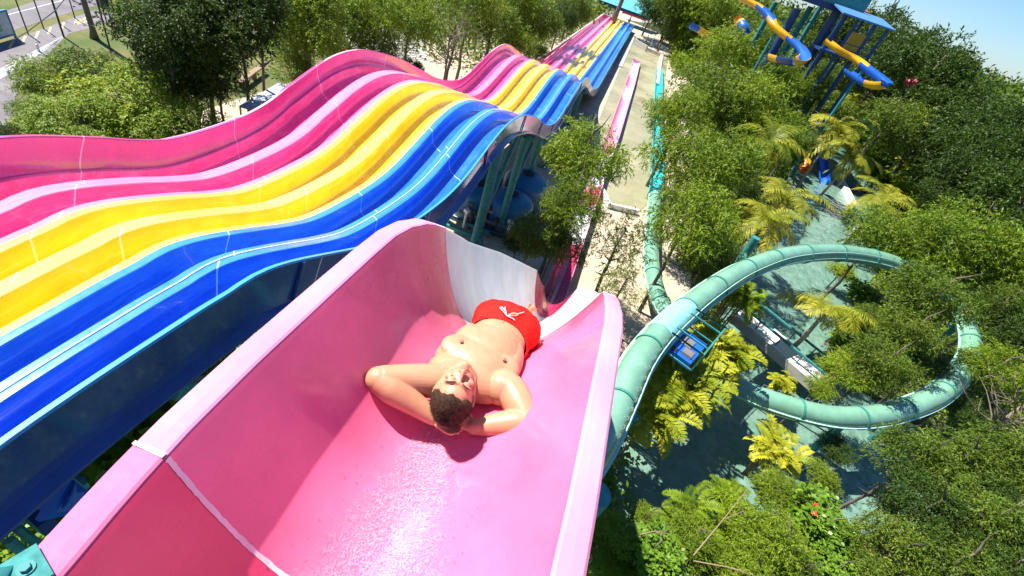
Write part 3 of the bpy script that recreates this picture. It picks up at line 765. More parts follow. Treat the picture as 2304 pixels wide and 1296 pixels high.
# fence between car park and road
fence = empty('wire_fence', at(60, 75, 0)); tag(fence, 'thin dark fence of posts and a single wire along the car park edge', 'fence')
fp = [(64, 78), (99, 66), (134, 54), (169, 42)]
for p in fp:
    q = at(*p, 0)-fence.location; mb = MB(); mb.tube([q, q+Vector((0, 0, 1.9)), q+Vector((-.25, -.1, 2.2))], .035, 6); mb.build('post', M['blackm'], fence)
tall = at(144, 84, 0)-fence.location
mb = MB(); mb.tube([tall, tall+Vector((0, 0, 3.6)), tall+Vector((-.5, -.2, 4.0))], .05, 8); mb.build('corner_post', M['blackm'], fence)
mb = MB(); mb.tube([at(28, 92, .7)-fence.location, at(64, 70, .8)-fence.location, at(122, 26, 3.7)-fence.location, at(150, -8, 3.7)-fence.location], .02, 5); mb.build('wire', M['blackm'], fence)
# sign board
sg = at(0, 96, 0); sb = empty('sign_board', sg); tag(sb, 'blue-framed board with a green picture standing at the car park edge', 'sign')
d1 = at(30, 92, 0)-sg; d0 = at(-60, 120, 0)-sg; u = (d1-d0).normalized(); angb = math.atan2(u.y, u.x); sb.rotation_euler = (0, 0, angb)
mb = MB(); mb.box((-.3, 0, .78), (2.7, .06, 1.1)); mb.build('board', plain('pale_blue_board', (.42, .55, .62), .4), sb)
mb = MB(); mb.box((-.35, -.036, .80), (1.5, .01, .62)); mb.build('picture', plain('green_picture', (.10, .38, .12), .4, var=.7, scale=4), sb)
mb = MB()
for z in (1.36, .2): mb.beam((-1.68, 0, z), (1.08, 0, z), .09)
for x in (-1.68, 1.08): mb.beam((x, 0, 0), (x, 0, 1.38), .09)
mb.build('frame', M['roofblue'], sb)
# single tall post and leaning trunk on the verge
t1 = at(250, 118, 0); mb = MB(); mb.tube([(0, 0, 0), (0, 0, 4.2)], .045, 8); o = mb.build('metal_post', M['blackm']); o.location = t1; tag(o, 'slim dark metal post standing alone on the dry grass verge', 'post')
# lattice gate post with white floodlight
gp = at(253, 58, 0); gt = empty('lattice_mast', gp); tag(gt, 'dark lattice mast carrying a white lamp beside the verge', 'mast')
mb = MB()
for sx in (-.18, .18):
    for sy in (-.18, .18): mb.beam((sx, sy, 0), (sx, sy, 4.4), .05)
for k in range(8):
    z = k*.55; mb.beam((-.18, -.18, z), (.18, -.18, z+.5), .03); mb.beam((.18, .18, z), (-.18, .18, z+.5), .03); mb.beam((-.18, .18, z), (-.18, -.18, z+.5), .03)
mb.build('lattice', M['blackm'], gt); mb = MB(); mb.box((-.5, 0, 2.6), (.5, .3, .3)); mb.build('lamp', M['white'], gt)
mb = MB(); mb.box((-.45, .1, 1.5), (.5, .4, 1.2)); mb.build('cabinet', M['grey'], gt)
for k, (px, py, lb) in enumerate(((24, 176, 'low white bollard at the car park edge beside the spiky shrub'), (57, 144, 'white bollard beside the round green bush at the car park edge'), (88, 116, 'white bollard at the near edge of the car park stripes'))):
    p = at(px, py, 0); mb = MB(); mb.tube([(0, 0, 0), (0, 0, .35), (0, 0, .38)], [.06, .06, .03], 8); o = mb.build('bollard', M['white']); o.location = p; tag(o, lb, 'bollard', 'white bollards at the car park edge')

# grey canopy and bench on the sand, left of the racing slide
cn = empty('canopy', at(585, 222, 2.5)); cn.location.z = 0; tag(cn, 'flat grey-blue canopy roof on thin posts over the sand beside the pink wall', 'canopy')
c4 = [at(538, 238, 2.5), at(603, 257, 2.5), at(668, 205, 2.8), at(628, 185, 2.8)]
mb = MB(); q = [p-cn.location for p in c4]; mb.add([p for p in q]+[p-Vector((0, 0, .06)) for p in q], [(0, 1, 2, 3), (7, 6, 5, 4), (0, 4, 5, 1), (1, 5, 6, 2), (2, 6, 7, 3), (3, 7, 4, 0)]); mb.build('roof', M['canopy'], cn)
for p in q:
    mb = MB(); mb.tube([(p.x*.96, p.y*.96, 0), (p.x*.96, p.y*.96, p.z-.05)], .04, 8); mb.build('post', M['steel'], cn)
bn = empty('plank_bench', at(568, 165, 0)); tag(bn, 'long weathered plank bench on log stubs under the dark trees', 'bench')
a_, b_ = at(535, 186, .5)-bn.location, at(592, 146, .5)-bn.location
mb = MB(); mb.beam(a_, b_, .35, .08); mb.build('seat', M['wood'], bn)
for f in (.15, .6): p = a_.lerp(b_, f); mb = MB(); mb.tube([(p.x, p.y, 0), (p.x, p.y, .46)], .16, 10); mb.build('stub', M['wood'], bn)
# pale car-park slabs and far pavilion
sheet('pale_paving', P((770, 60), (830, 50), (960, 70), (960, 140), (800, 130)), .012, M['concrete'])
sheet('far_paving', P((1330, 26), (1440, 50), (1560, 60), (1560, 20), (1440, 8), (1340, 10)), .012, M['concrete'])
pv = empty('pool_pavilion', aty(1400, 15, 112)); pv.location.z = 0; tag(pv, 'turquoise-roofed pavilion with dark blue fascia beyond the end of the lanes', 'pavilion')
mb = MB(); mb.add([(-5, -1.5, 2.6), (6, -1.5, 2.6), (6, 5, 5.6), (-5, 5, 5.6), (-5, -1.5, 2.5), (6, -1.5, 2.5), (6, 5, 5.5), (-5, 5, 5.5)], [(0, 1, 2, 3), (7, 6, 5, 4), (0, 4, 5, 1), (1, 5, 6, 2), (2, 6, 7, 3), (3, 7, 4, 0)]); mb.build('roof', plain('turquoise_roof', (.10, .45, .50), .5, var=.5, scale=1.5), pv)
mb = MB(); mb.box((.5, -1.6, 2.3), (11, .1, .55)); mb.build('fascia', M['navy'], pv)
mb = MB(); mb.box((3, -1.7, 1.95), (5, .1, .3)); mb.build('fascia', M['red'], pv)
for x in (-4.5, -1, 2.5, 5.5): mb = MB(); mb.tube([(x, -1.2, 0), (x, -1.2, 2.3)], .1, 8); mb.build('post', M['grey'], pv)

# ------------------------------------------------------------------ slide tower and its coloured flumes at the upper right
Yt = 56
def T_(px, py, y=Yt): return aty(px, py, y)
tw = empty('slide_tower', (14.5, Yt, 0)); tag(tw, 'tall dark blue and teal slide tower with a broad platform rising above the trees', 'tower')
tl = Vector(tw.location)
def twb(name, a_, b_, w_, mat): mb = MB(); mb.tube([a_-tl, b_-tl], w_, 12); return mb.build(name, mat, tw)
topz = T_(1800, 5).z
for i, (px, py, y, w_, mt) in enumerate(((1795, 20, 56, .38, 'navy'), (1825, 15, 60, .3, 'teal'), (1888, 20, 56, .40, 'navy'), (1745, 5, 60, .26, 'teal'), (1850, 10, 64, .26, 'teal'))):
    q = aty(px, py, y); twb('column', Vector((q.x, q.y, 0)), Vector((q.x, q.y, q.z)), w_, M[mt])
mb = MB(); a_ = T_(1770, 6); b_ = T_(1925, 20); cx_ = (a_.x+b_.x)/2; zt = (a_.z+b_.z)/2
mb.box((cx_-tl.x, 3, zt+.2), (b_.x-a_.x+1, 8, .5)); mb.build('platform', M['navy'], tw)
mb = MB(); mb.box((cx_-tl.x, -1.0, zt+1.0), (b_.x-a_.x+1, .1, 1.2)); mb.build('parapet', M['teal'], tw)
mb = MB()
for k in range(7): mb.box((cx_-tl.x-3.5+.5*k, 2, 1.2+k*1.5), (1.6, .25, .08)); mb.beam((cx_-tl.x-4.2+.5*k, 2, 1.2+k*1.5), (cx_-tl.x-2.4+.5*k, 2, 2.6+k*1.5), .1)
mb.build('stairs', M['teal'], tw)
for a_, b_ in (((1745, 36), (1815, 90)), ((1800, 60), (1750, 40)), ((1700, 30), (1760, 70)), ((1712, 70), (1760, 110)), ((1668, 34), (1712, 78))):
    p, q = T_(*a_, 58)-tl, T_(*b_, 58)-tl; mb = MB(); mb.beam(p, q, .09); mb.build('brace', M['tube'], tw)
q = T_(1835, 110, 54)
mb = MB(); mb.box((q.x+1.5-tl.x, -2, 3.2), (2.4, .3, 6.0)); mb.build('screen_panel', M['navy'], tw)
# roofed side station
st = empty('roofed_station', (0, 0, 0)); s0 = T_(1960, 60, 52); st.location = (s0.x, s0.y, 0); tag(st, 'open slide station with a long blue sloping roof on dark posts, right of the tower', 'pavilion')
sl0 = Vector(st.location); RA, RB = T_(1905, 18, 52)-sl0, T_(2010, 78, 52)-sl0
zt = (RA.z+RB.z)/2
mb = MB(); mb.add([(RA.x, 0, zt), (RB.x, 0, zt), (RB.x-.4, 3.4, zt+.5), (RA.x-.4, 3.4, zt+.5), (RA.x, 0, zt-.12), (RB.x, 0, zt-.12), (RB.x-.4, 3.4, zt+.38), (RA.x-.4, 3.4, zt+.38)], [(0, 1, 2, 3), (7, 6, 5, 4), (0, 4, 5, 1), (1, 5, 6, 2), (2, 6, 7, 3), (3, 7, 4, 0)]); mb.build('roof', M['roofblue'], st)
mb = MB(); mb.add([(RA.x-.8, 3.5, zt+.6), (RB.x-1.5, 3.5, zt+.6), (RB.x-2, 9, zt+1.3), (RA.x-1, 9, zt+1.3)], [(0, 1, 2, 3)]); mb.build('back_roof', M['roofred'], st)
dzk = zt-3.0
for x in (RA.x+.3, (RA.x*2+RB.x)/3, (RA.x+RB.x*2)/3, RB.x-.5):
    for y in (.4, 4): mb = MB(); mb.beam((x, y, 0), (x, y, zt-.1), .22); mb.build('post', M['navy'], st)
mb = MB(); mb.box(((RA.x+RB.x)/2, 2.2, dzk), (RB.x-RA.x, 4.2, .2)); mb.build('deck', M['navy'], st)
mb = MB(); mb.box(((RA.x+RB.x)/2+.6, 2.4, dzk+1.0), (1.3, 1.0, 1.9)); mb.build('slide_mouth', M['yellow'], st)
mb = MB()
for z in (dzk+.6, dzk+1.05): mb.beam((RA.x, 0, z), (RB.x, 0, z), .07)
mb.build('railing', M['navy'], st)

def striped_flume(name, ctrl, r, label, cols, n=6, closed_=False, a0=-95, a1=95, posts=(.35,)):
    o = empty(name, ctrl[0]); o.location.z = 0; tag(o, label, 'water slide')
    pts = [Vector(p)-Vector(o.location) for p in smooth_path([tuple(c) for c in ctrl], n)]
    per = max(2, len(pts)//len(cols)); k = 0
    while k < len(pts)-1:
        e = min(len(pts), k+per+1); c = cols[(k//per) % len(cols)]
        if closed_:
            mb = MB(); mb.tube(pts[k:e], r, 14, cap=False); mb.build('tube_section', M[c], o, smooth=True)
        else: open_flume('flume_section', pts[k:e], r, M[c], o, a0, a1)
        k += per
    for f in posts:
        p = pts[int(f*len(pts))]; mb = MB(); mb.tube([(p.x, p.y, 0), (p.x, p.y, p.z-r)], .12, 8); mb.build('support_post', M['teal'], o)
    return o
striped_flume('winding_slide', [T_(1670, -8, 56), T_(1705, 8, 54), T_(1732, 32, 52), T_(1742, 52, 51), T_(1762, 70, 50), T_(1785, 88, 49), T_(1806, 108, 47), T_(1812, 126, 45), T_(1795, 134, 44), T_(1768, 132, 45), T_(1740, 125, 47)], .42, 'winding blue and yellow open slide in front of the tower', ['yellow', 'blue', 'yellow', 'yellow', 'blue', 'blue', 'yellow', 'navy'])
striped_flume('curved_slide', [T_(1866, 90, 48), T_(1890, 108, 47), T_(1928, 128, 46), T_(1955, 150, 44), T_(1985, 172, 42), T_(1995, 184, 41), T_(1975, 188, 41.5), T_(1945, 180, 43), T_(1910, 157, 45)], .38, 'yellow and blue curved open slide descending below the roofed station', ['yellow', 'yellow', 'blue', 'blue', 'yellow', 'blue'])
striped_flume('straight_slide', [aty(1556, 52, 60), aty(1575, 62, 60), aty(1598, 75, 60), aty(1622, 88, 60)], .5, 'short blue and yellow slide end showing through the trees left of the tower', ['blue', 'yellow', 'yellow'], posts=(.9,))
striped_flume('yellow_slide', [at(1852, 186, 5.5), at(1885, 194, 5.2), at(1918, 207, 4.9)], .40, 'orange-yellow open slide piece lying low above the palms', ['orange', 'yellow'])
striped_flume('yellow_tube', [at(1773, 146, 7.6), at(1790, 157, 7.3), at(1808, 168, 7.0)], .36, 'short ribbed yellow tube below the winding slide', ['yellow', 'orange'], closed_=True)
striped_flume('yellow_tube', [at(1805, 214, 5), at(1807, 230, 4.6), at(1808, 242, 4.3)], .42, 'pale yellow tube piece glimpsed through leaves above the palms', ['yellow'], closed_=True)
striped_flume('yellow_tube', [aty(1662, 38, 60), aty(1664, 48, 60), aty(1672, 62, 59), aty(1678, 76, 59)], .50, 'yellow and blue tube bend at the left foot of the tower', ['yellow', 'blue'], closed_=True)
striped_flume('blue_chute', [at(1838, 205, 4.6), at(1842, 240, 3.8), at(1846, 290, 2.7), at(1849, 340, 1.7), at(1853, 372, 1.1), at(1857, 405, .45)], .48, 'yellow and blue chute ending in a blue mouth at the river', ['blue', 'yellow', 'yellow', 'blue', 'yellow', 'yellow', 'blue', 'blue', 'blue'])
striped_flume('yellow_tube', [at(1806, 346, 1.9), at(1810, 362, 1.5), at(1813, 380, 1.1)], .55, 'yellow tube mouth with dark opening left of the blue chute', ['orange'], closed_=True)
striped_flume('blue_slide_piece', [at(1757, 160, 6.8), at(1768, 172, 6.4), at(1778, 186, 6.0)], .42, 'pale blue slide piece in the leaves below the winding slide', ['blue'])
# far lattice mast on the skyline
fm = aty(2005, 22, 260); o = empty('radio_mast', (fm.x, fm.y, 0)); tag(o, 'hazy grey lattice mast on the skyline at the top edge', 'mast'); mb = MB()
zt = fm.z+14
for sx in (-.7, .7): mb.beam((sx*1.5, 0, 0), (sx*.5, 0, zt), .3)
for k in range(16): z = k*zt/16; mb.beam((-.9, 0, z), (.9, 0, z+zt/16), .2); mb.beam((.9, 0, z), (-.9, 0, z+zt/16), .2)
mb.build('lattice', plain('pale_steel', (.40, .45, .5), .6), o)

# ------------------------------------------------------------------ vegetation
def quads_mesh(name, P4, rnd, mat):
    """P4: (n,4,3) leaf quads"""
    n = len(P4); me = bpy.data.meshes.new(name)
    me.vertices.add(n*4); me.vertices.foreach_set('co', P4.reshape(-1).astype(np.float32))
    me.loops.add(n*4); me.loops.foreach_set('vertex_index', np.arange(n*4, dtype=np.int32))
    me.polygons.add(n); me.polygons.foreach_set('loop_start', np.arange(0, n*4, 4, dtype=np.int32))
    try: me.polygons.foreach_set('loop_total', np.full(n, 4, dtype=np.int32))
    except Exception: pass
    me.update(calc_edges=True)
    a = me.attributes.new('rnd', 'FLOAT', 'FACE'); a.data.foreach_set('value', rnd.astype(np.float32))
    me.materials.append(mat); return me
def nrm(v): return v/np.maximum(np.linalg.norm(v, axis=-1, keepdims=True), 1e-9)
def leaf_quads(base, d, L, W, rs, upb=.5, fold=0):
    n = len(base); d = nrm(d)
    up = nrm(rs.normal(size=(n, 3))+np.array([0, 0, upb*2])); s = nrm(np.cross(d, up))
    L = (L*rs.uniform(.7, 1.25, n))[:, None]; W = (W*rs.uniform(.7, 1.25, n))[:, None]
    b = base; t = base+d*L; m = base+d*L*.45
    sag = np.array([0, 0, -1])*L*.12
    return np.stack([b, m+s*W/2, t+sag, m-s*W/2], axis=1)
def crown_mesh(name, seed, nblob, nleaf, L, W, mat, blob=(.22, .42), droop=.3, upb=.6, spray=10, flat=.85, hollow=.35):
    rs = np.random.RandomState(seed)
    c = nrm(rs.normal(size=(nblob, 3)))*(rs.uniform(hollow, .80, nblob)[:, None]); c[:, 2] *= flat
    br = rs.uniform(*blob, nblob)
    wgt = br**2; wgt /= wgt.sum(); nsp = nleaf//spray
    bi = rs.choice(nblob, nsp, p=wgt)
    dirs = nrm(rs.normal(size=(nsp, 3))+np.array([0, 0, .35]))
    p = c[bi]+dirs*(br[bi]*rs.uniform(.35, 1.05, nsp)**.6)[:, None]
    sd = nrm(dirs*.7+rs.normal(size=(nsp, 3))*.5+np.array([0, 0, -droop]))
    k = np.arange(spray)
    base = (p[:, None, :]+sd[:, None, :]*(k[None, :, None]*L*.28)+np.array([0, 0, -1])*(k[None, :, None]*L*.05*droop)).reshape(-1, 3)
    ld = (sd[:, None, :]+rs.normal(size=(nsp, spray, 3))*.65+np.array([0, 0, -droop*.5])).reshape(-1, 3)
    Q = leaf_quads(base, ld, L, W, rs, upb)
    blobr = rs.uniform(0, 1, nblob)
    r = np.clip(rs.uniform(0, 1, nsp)[:, None]*.45+rs.uniform(0, 1, (nsp, spray))*.25+blobr[bi][:, None]*.35, 0, 1).reshape(-1)
    return quads_mesh(name, Q, r, mat)
def trunk_mesh(name, seed, mat, h=1.0, rad=.05, limbs=7, lean=.05, reach=.46):
    """trunk from 0 to h, limbs spreading through a crown of radius 1 centred at z=h (all in crown radii)"""
    rn = random.Random(seed); mb = MB(); pts = []; x = y = 0
    for i in range(7):
        x += rn.uniform(-lean, lean); y += rn.uniform(-lean, lean); pts.append((x if i else 0, y if i else 0, h*1.15*i/6))
    mb.tube(pts, [rad*(1.25-.12*i) for i in range(7)], 8)
    for k in range(limbs):
        i = 3+k % 4; p = Vector(pts[min(i, 6)]); a = k*2.4+rn.uniform(-.5, .5); q = [p]
        dv = Vector((math.cos(a), math.sin(a), rn.uniform(.2, .9)))
        for j in range(4):
            dv = (dv+Vector((rn.uniform(-.3, .3), rn.uniform(-.3, .3), rn.uniform(-.1, .25)))).normalized(); q.append(q[-1]+dv*reach*.2)
        mb.tube(q, [rad*.6, rad*.45, rad*.32, rad*.2, rad*.1], 6)
    me = bpy.data.meshes.new(name); me.from_pydata(mb.v, [], mb.f); me.update(); me.materials.append(mat); me.polygons.foreach_set('use_smooth', [True]*len(mb.f)); return me
KIND = {}
def kinds():
    K = {}
    K['fresh'] = [crown_mesh('crown_fresh', s, 44, 15000, .078, .021, M['leaf_fresh'], droop=.45, spray=10, blob=(.14, .32), hollow=.45) for s in (1, 2, 3)]
    K['olive'] = [crown_mesh('crown_olive', s, 48, 13000, .075, .023, M['leaf_olive'], droop=.35, spray=9, blob=(.14, .30), hollow=.45) for s in (11, 12, 13)]
    K['dark'] = [crown_mesh('crown_dark', s, 46, 14000, .062, .026, M['leaf_dark'], droop=.1, spray=7, blob=(.15, .32), hollow=.45) for s in (21, 22)]
    K['lime'] = [crown_mesh('crown_lime', s, 36, 9000, .10, .036, M['leaf_lime'], droop=.1, spray=8, upb=1.2, flat=.6) for s in (31, 32)]
    K['mound'] = [crown_mesh('crown_mound', s, 60, 20000, .052, .021, M['leaf_lime'], droop=.1, spray=8, upb=1.2, flat=.6, blob=(.12, .26), hollow=.5) for s in (33, 34)]
    K['round'] = [crown_mesh('crown_round', s, 30, 3600, .15, .115, M['leaf_round'], droop=0, spray=4, upb=1.6, flat=.6) for s in (41, 42)]
    K['sparse'] = [crown_mesh('crown_sparse', s, 20, 2600, .085, .022, M['leaf_olive'], blob=(.2, .35), droop=.3, spray=8) for s in (51, 52)]
    return K
KIND = kinds()
TRUNK = [trunk_mesh('trunk', s, M['bark'], h=2.0, rad=.04) for s in range(4)]
TRN = random.Random(77)
def tree(kind, c, r, label, cat='tree', group=None, rz=1.0, name=None, trunk=True, var=None):
    """c = crown centre, r = crown radius; root on the ground"""
    c = Vector(c); nm = name or {'fresh': 'feathery_tree', 'olive': 'olive_green_tree', 'dark': 'dark_tree', 'lime': 'leafy_shrub', 'mound': 'leafy_shrub', 'round': 'broadleaf_shrub', 'sparse': 'sparse_tree'}[kind]
    o = empty(nm, (c.x, c.y, 0), TRN.uniform(0, 6.28)); tag(o, label, cat, group)
    L = KIND[kind]; me = L[TRN.randrange(len(L)) if var is None else var % len(L)]
    cr = bpy.data.objects.new('crown', me); COL.objects.link(cr); cr.parent = o; cr.location = (0, 0, c.z); cr.scale = (r, r, r*rz)
    if trunk:
        h = max(.5, c.z)
        tk = bpy.data.objects.new('trunk', TRUNK[TRN.randrange(4)]); COL.objects.link(tk); tk.parent = o; s = r; tk.scale = (s, s, h/2.0)
    return o
def frond_quads(rs, L, nl, ll, lw, arc, droop, az, el0, origin=(0, 0, 0), vsh=.35):
    """one pinnate frond: returns leaflet quads + rachis quads"""
    t = np.linspace(0, 1, nl); el = el0-arc*t
    ds = L/nl; x = np.cumsum(np.cos(el)*ds); z = np.cumsum(np.sin(el)*ds)
    ca, sa = math.cos(az), math.sin(az)
    pts = np.stack([x*ca, x*sa, z], 1)+np.array(origin)
    tang = np.stack([np.cos(el)*ca, np.cos(el)*sa, np.sin(el)], 1); side = np.array([-sa, ca, 0])
    nrmv = np.cross(side, tang)*-1; nrmv = np.where(nrmv[:, 2:3] < 0, -nrmv, nrmv)
    Q = []
    env = np.sin(np.pi*(t*.86+.12))**.6
    for sg in (-1, 1):
        d = nrm(side*sg*1.0+tang*.55+nrmv*vsh+np.array([0, 0, -droop])+rs.normal(size=(nl, 3))*.08)
        lt = (ll*env)[:, None]*rs.uniform(.85, 1.1, (nl, 1)); sag = np.array([0, 0, -1])*lt*droop*.5
        w_ = nrm(np.cross(d, nrmv))*lw/2
        m = pts+d*lt*.5; tip = pts+d*lt+sag
        Q.append(np.stack([pts, m+w_, tip, m-w_], 1))
    wr_ = side*.012*L/2.0
    Q.append(np.stack([pts[:-1]-wr_, pts[:-1]+wr_, pts[1:]+wr_, pts[1:]-wr_], 1))
    return np.concatenate(Q)
def palm_mesh(name, seed, nf, L, nl, ll, lw, arc, droop, mat, el=(.2, 1.3), stems=1, spread=0):
    rs = np.random.RandomState(seed); Q = []; R0 = []
    for k in range(nf):
        o = (0, 0, 0)
        if stems > 1:
            a = rs.uniform(0, 6.28); rr = spread*math.sqrt(rs.uniform(0, 1)); o = (rr*math.cos(a), rr*math.sin(a), rs.uniform(-.55, .35)*spread)
        e = rs.uniform(*el)
        q = frond_quads(rs, L*rs.uniform(.75, 1.1), nl, ll, lw, arc*rs.uniform(.8, 1.2), droop, k*2.399+rs.uniform(-.3, .3), e, o)
        Q.append(q); base = rs.uniform(0, 1)*.6+(.25 if e < .5 else 0); R0.append(np.clip(base+rs.uniform(-.12, .12, len(q)), 0, 1))
    return quads_mesh(name, np.concatenate(Q), np.concatenate(R0), mat)
PALM = {'coco': [palm_mesh('palm_crown', s, 17, 2.5, 44, .66, .050, 1.75, .38, M['leaf_coco'], el=(-.1, 1.35)) for s in (1, 2, 3)],
        'areca': [palm_mesh('areca_fronds', s, 66, 1.15, 19, .36, .080, 1.45, .05, M['leaf_yellow'], el=(.15, 1.2), stems=2, spread=.95) for s in (4, 5)],
        'green': [palm_mesh('green_fronds', s, 70, 1.3, 24, .38, .06, 1.5, .15, M['leaf_lime'], el=(.2, 1.2), stems=2, spread=.9) for s in (6, 7)],
        'spiky': [palm_mesh('fern_fronds', s, 30, 1.3, 20, .3, .05, 1.3, .1, M['leaf_fresh'], el=(.2, 1.3), stems=2, spread=.3) for s in (8,)]}
def palm(kind, c, s, label, cat='palm', group=None, rz=None, var=0):
    c = Vector(c); o = empty({'coco': 'coconut_palm', 'areca': 'areca_palm', 'green': 'green_palm', 'spiky': 'fern_clump'}[kind], (c.x, c.y, 0), TRN.uniform(0, 6.28) if rz is None else rz); tag(o, label, cat, group)
    me = PALM[kind][var % len(PALM[kind])]; cr = bpy.data.objects.new('fronds', me); COL.objects.link(cr); cr.parent = o; cr.location = (0, 0, c.z); cr.scale = (s, s, s)
    mb = MB()
    if kind == 'coco': mb.tube([(0, 0, 0), (.15, .05, c.z*.5), (0, 0, c.z)], [.14, .09, .07], 10)
    else:
        rn = random.Random(var+int(c.x*10))
        for k in range(9): a = rn.uniform(0, 6.28); rr = rn.uniform(0, s*.8); mb.tube([(rr*.5*math.cos(a), rr*.5*math.sin(a), 0), (rr*math.cos(a), rr*math.sin(a), c.z)], .035, 5)
    mb.build('stem', M['palebark'] if kind == 'coco' else M['wood'], o, smooth=True)
    return o

# --- palms
palm('areca', at(1625, 775, 3.3), .86, 'dense yellow-green areca palm clump right of the inspection deck', var=0)
palm('areca', at(1590, 845, 2.6), .66, 'yellow areca palm clump touching the cut-off end of the lower tube', var=1)
palm('areca', at(1530, 850, 3.5), .95, 'bright yellow areca palm clump directly below the inspection deck', var=1)
palm('areca', at(1455, 905, 3.4), .88, 'bright yellow areca palm clump nearest the pink slide edge', var=0)
palm('areca', at(1490, 845, 3.0), .70, 'yellow areca palm tuft squeezed between the tube and the deck', var=0)
palm('areca', at(1750, 1010, 1.7), .62, 'bright yellow palm clump just below the lowest bend of the green tube', var=1)
palm('areca', at(1765, 865, 1.6), .42, 'small yellow palm tuft between the footbridge and the lower tube', var=0)
palm('green', at(1670, 665, 2.4), .75, 'green and yellow palm bush between the upper tube and the river', var=0)
palm('coco', at(1765, 455, 4.6), 1.05, 'large golden coconut palm standing in front of the river, behind the upper tube', var=0, rz=.4)
palm('coco', at(1720, 500, 4.2), .95, 'coconut palm with long drooping yellow fronds touching the upper tube', var=1, rz=1.9)
palm('coco', at(1860, 700, 3.2), .85, 'yellow-green coconut palm inside the tube loop above the footbridge', var=2, rz=.2)
palm('coco', at(1730, 320, 5.2), 1.2, 'pinkish-brown coconut palm against the trees above the large golden palm', var=2, rz=3.0)
palm('coco', at(1985, 455, 4.0), 1.1, 'yellow coconut palm to the right of the curved white river kerb', var=0, rz=4)
palm('coco', at(1885, 300, 5.5), 1.5, 'tall green coconut palm right of the blue and yellow chute', var=1, rz=2.4)
palm('coco', at(1915, 350, 4.5), 1.2, 'drooping green coconut palm over the river right of the chute mouth', var=2, rz=5)
palm('coco', at(2140, 285, 5.5), 1.6, 'yellowish fan of palm fronds on the right slope below the big dark trees', var=1, rz=1)
palm('coco', at(2195, 320, 4.5), 1.5, 'orange-tinted palm lower down the right slope', var=0, rz=2)
palm('coco', at(2075, 255, 4.5), 1.5, 'grey-green palm on the slope below the red flowers', var=2, rz=0)
palm('areca', at(1930, 225, 4.5), 1.5, 'large-leaved yellow-green palm clump in the dark gap under the orange slide piece', var=0)
palm('green', at(2020, 340, 2.5), 1.7, 'low palm bush on the bank right of the river, upper one', var=1)
palm('green', at(1975, 400, 1.8), 1.3, 'low palm bush on the bank right of the river, just above the yellow coconut palm', var=0)
palm('areca', at(2060, 400, 2.0), 1.7, 'yellow-lime palm bush on the slope between the river and the dark right-hand trees', var=1)
palm('green', at(1555, 1175, 3.0), .52, 'green palm with feather fronds in the bottom thicket beside the pink slide edge', var=0)
palm('green', at(1635, 1130, 2.4), .42, 'green feathery palm at the water\'s edge in the bottom thicket', var=1)
palm('spiky', at(1400, 1250, 2.4), 1.0, 'fern clump at the bottom of the photo next to the teal post')

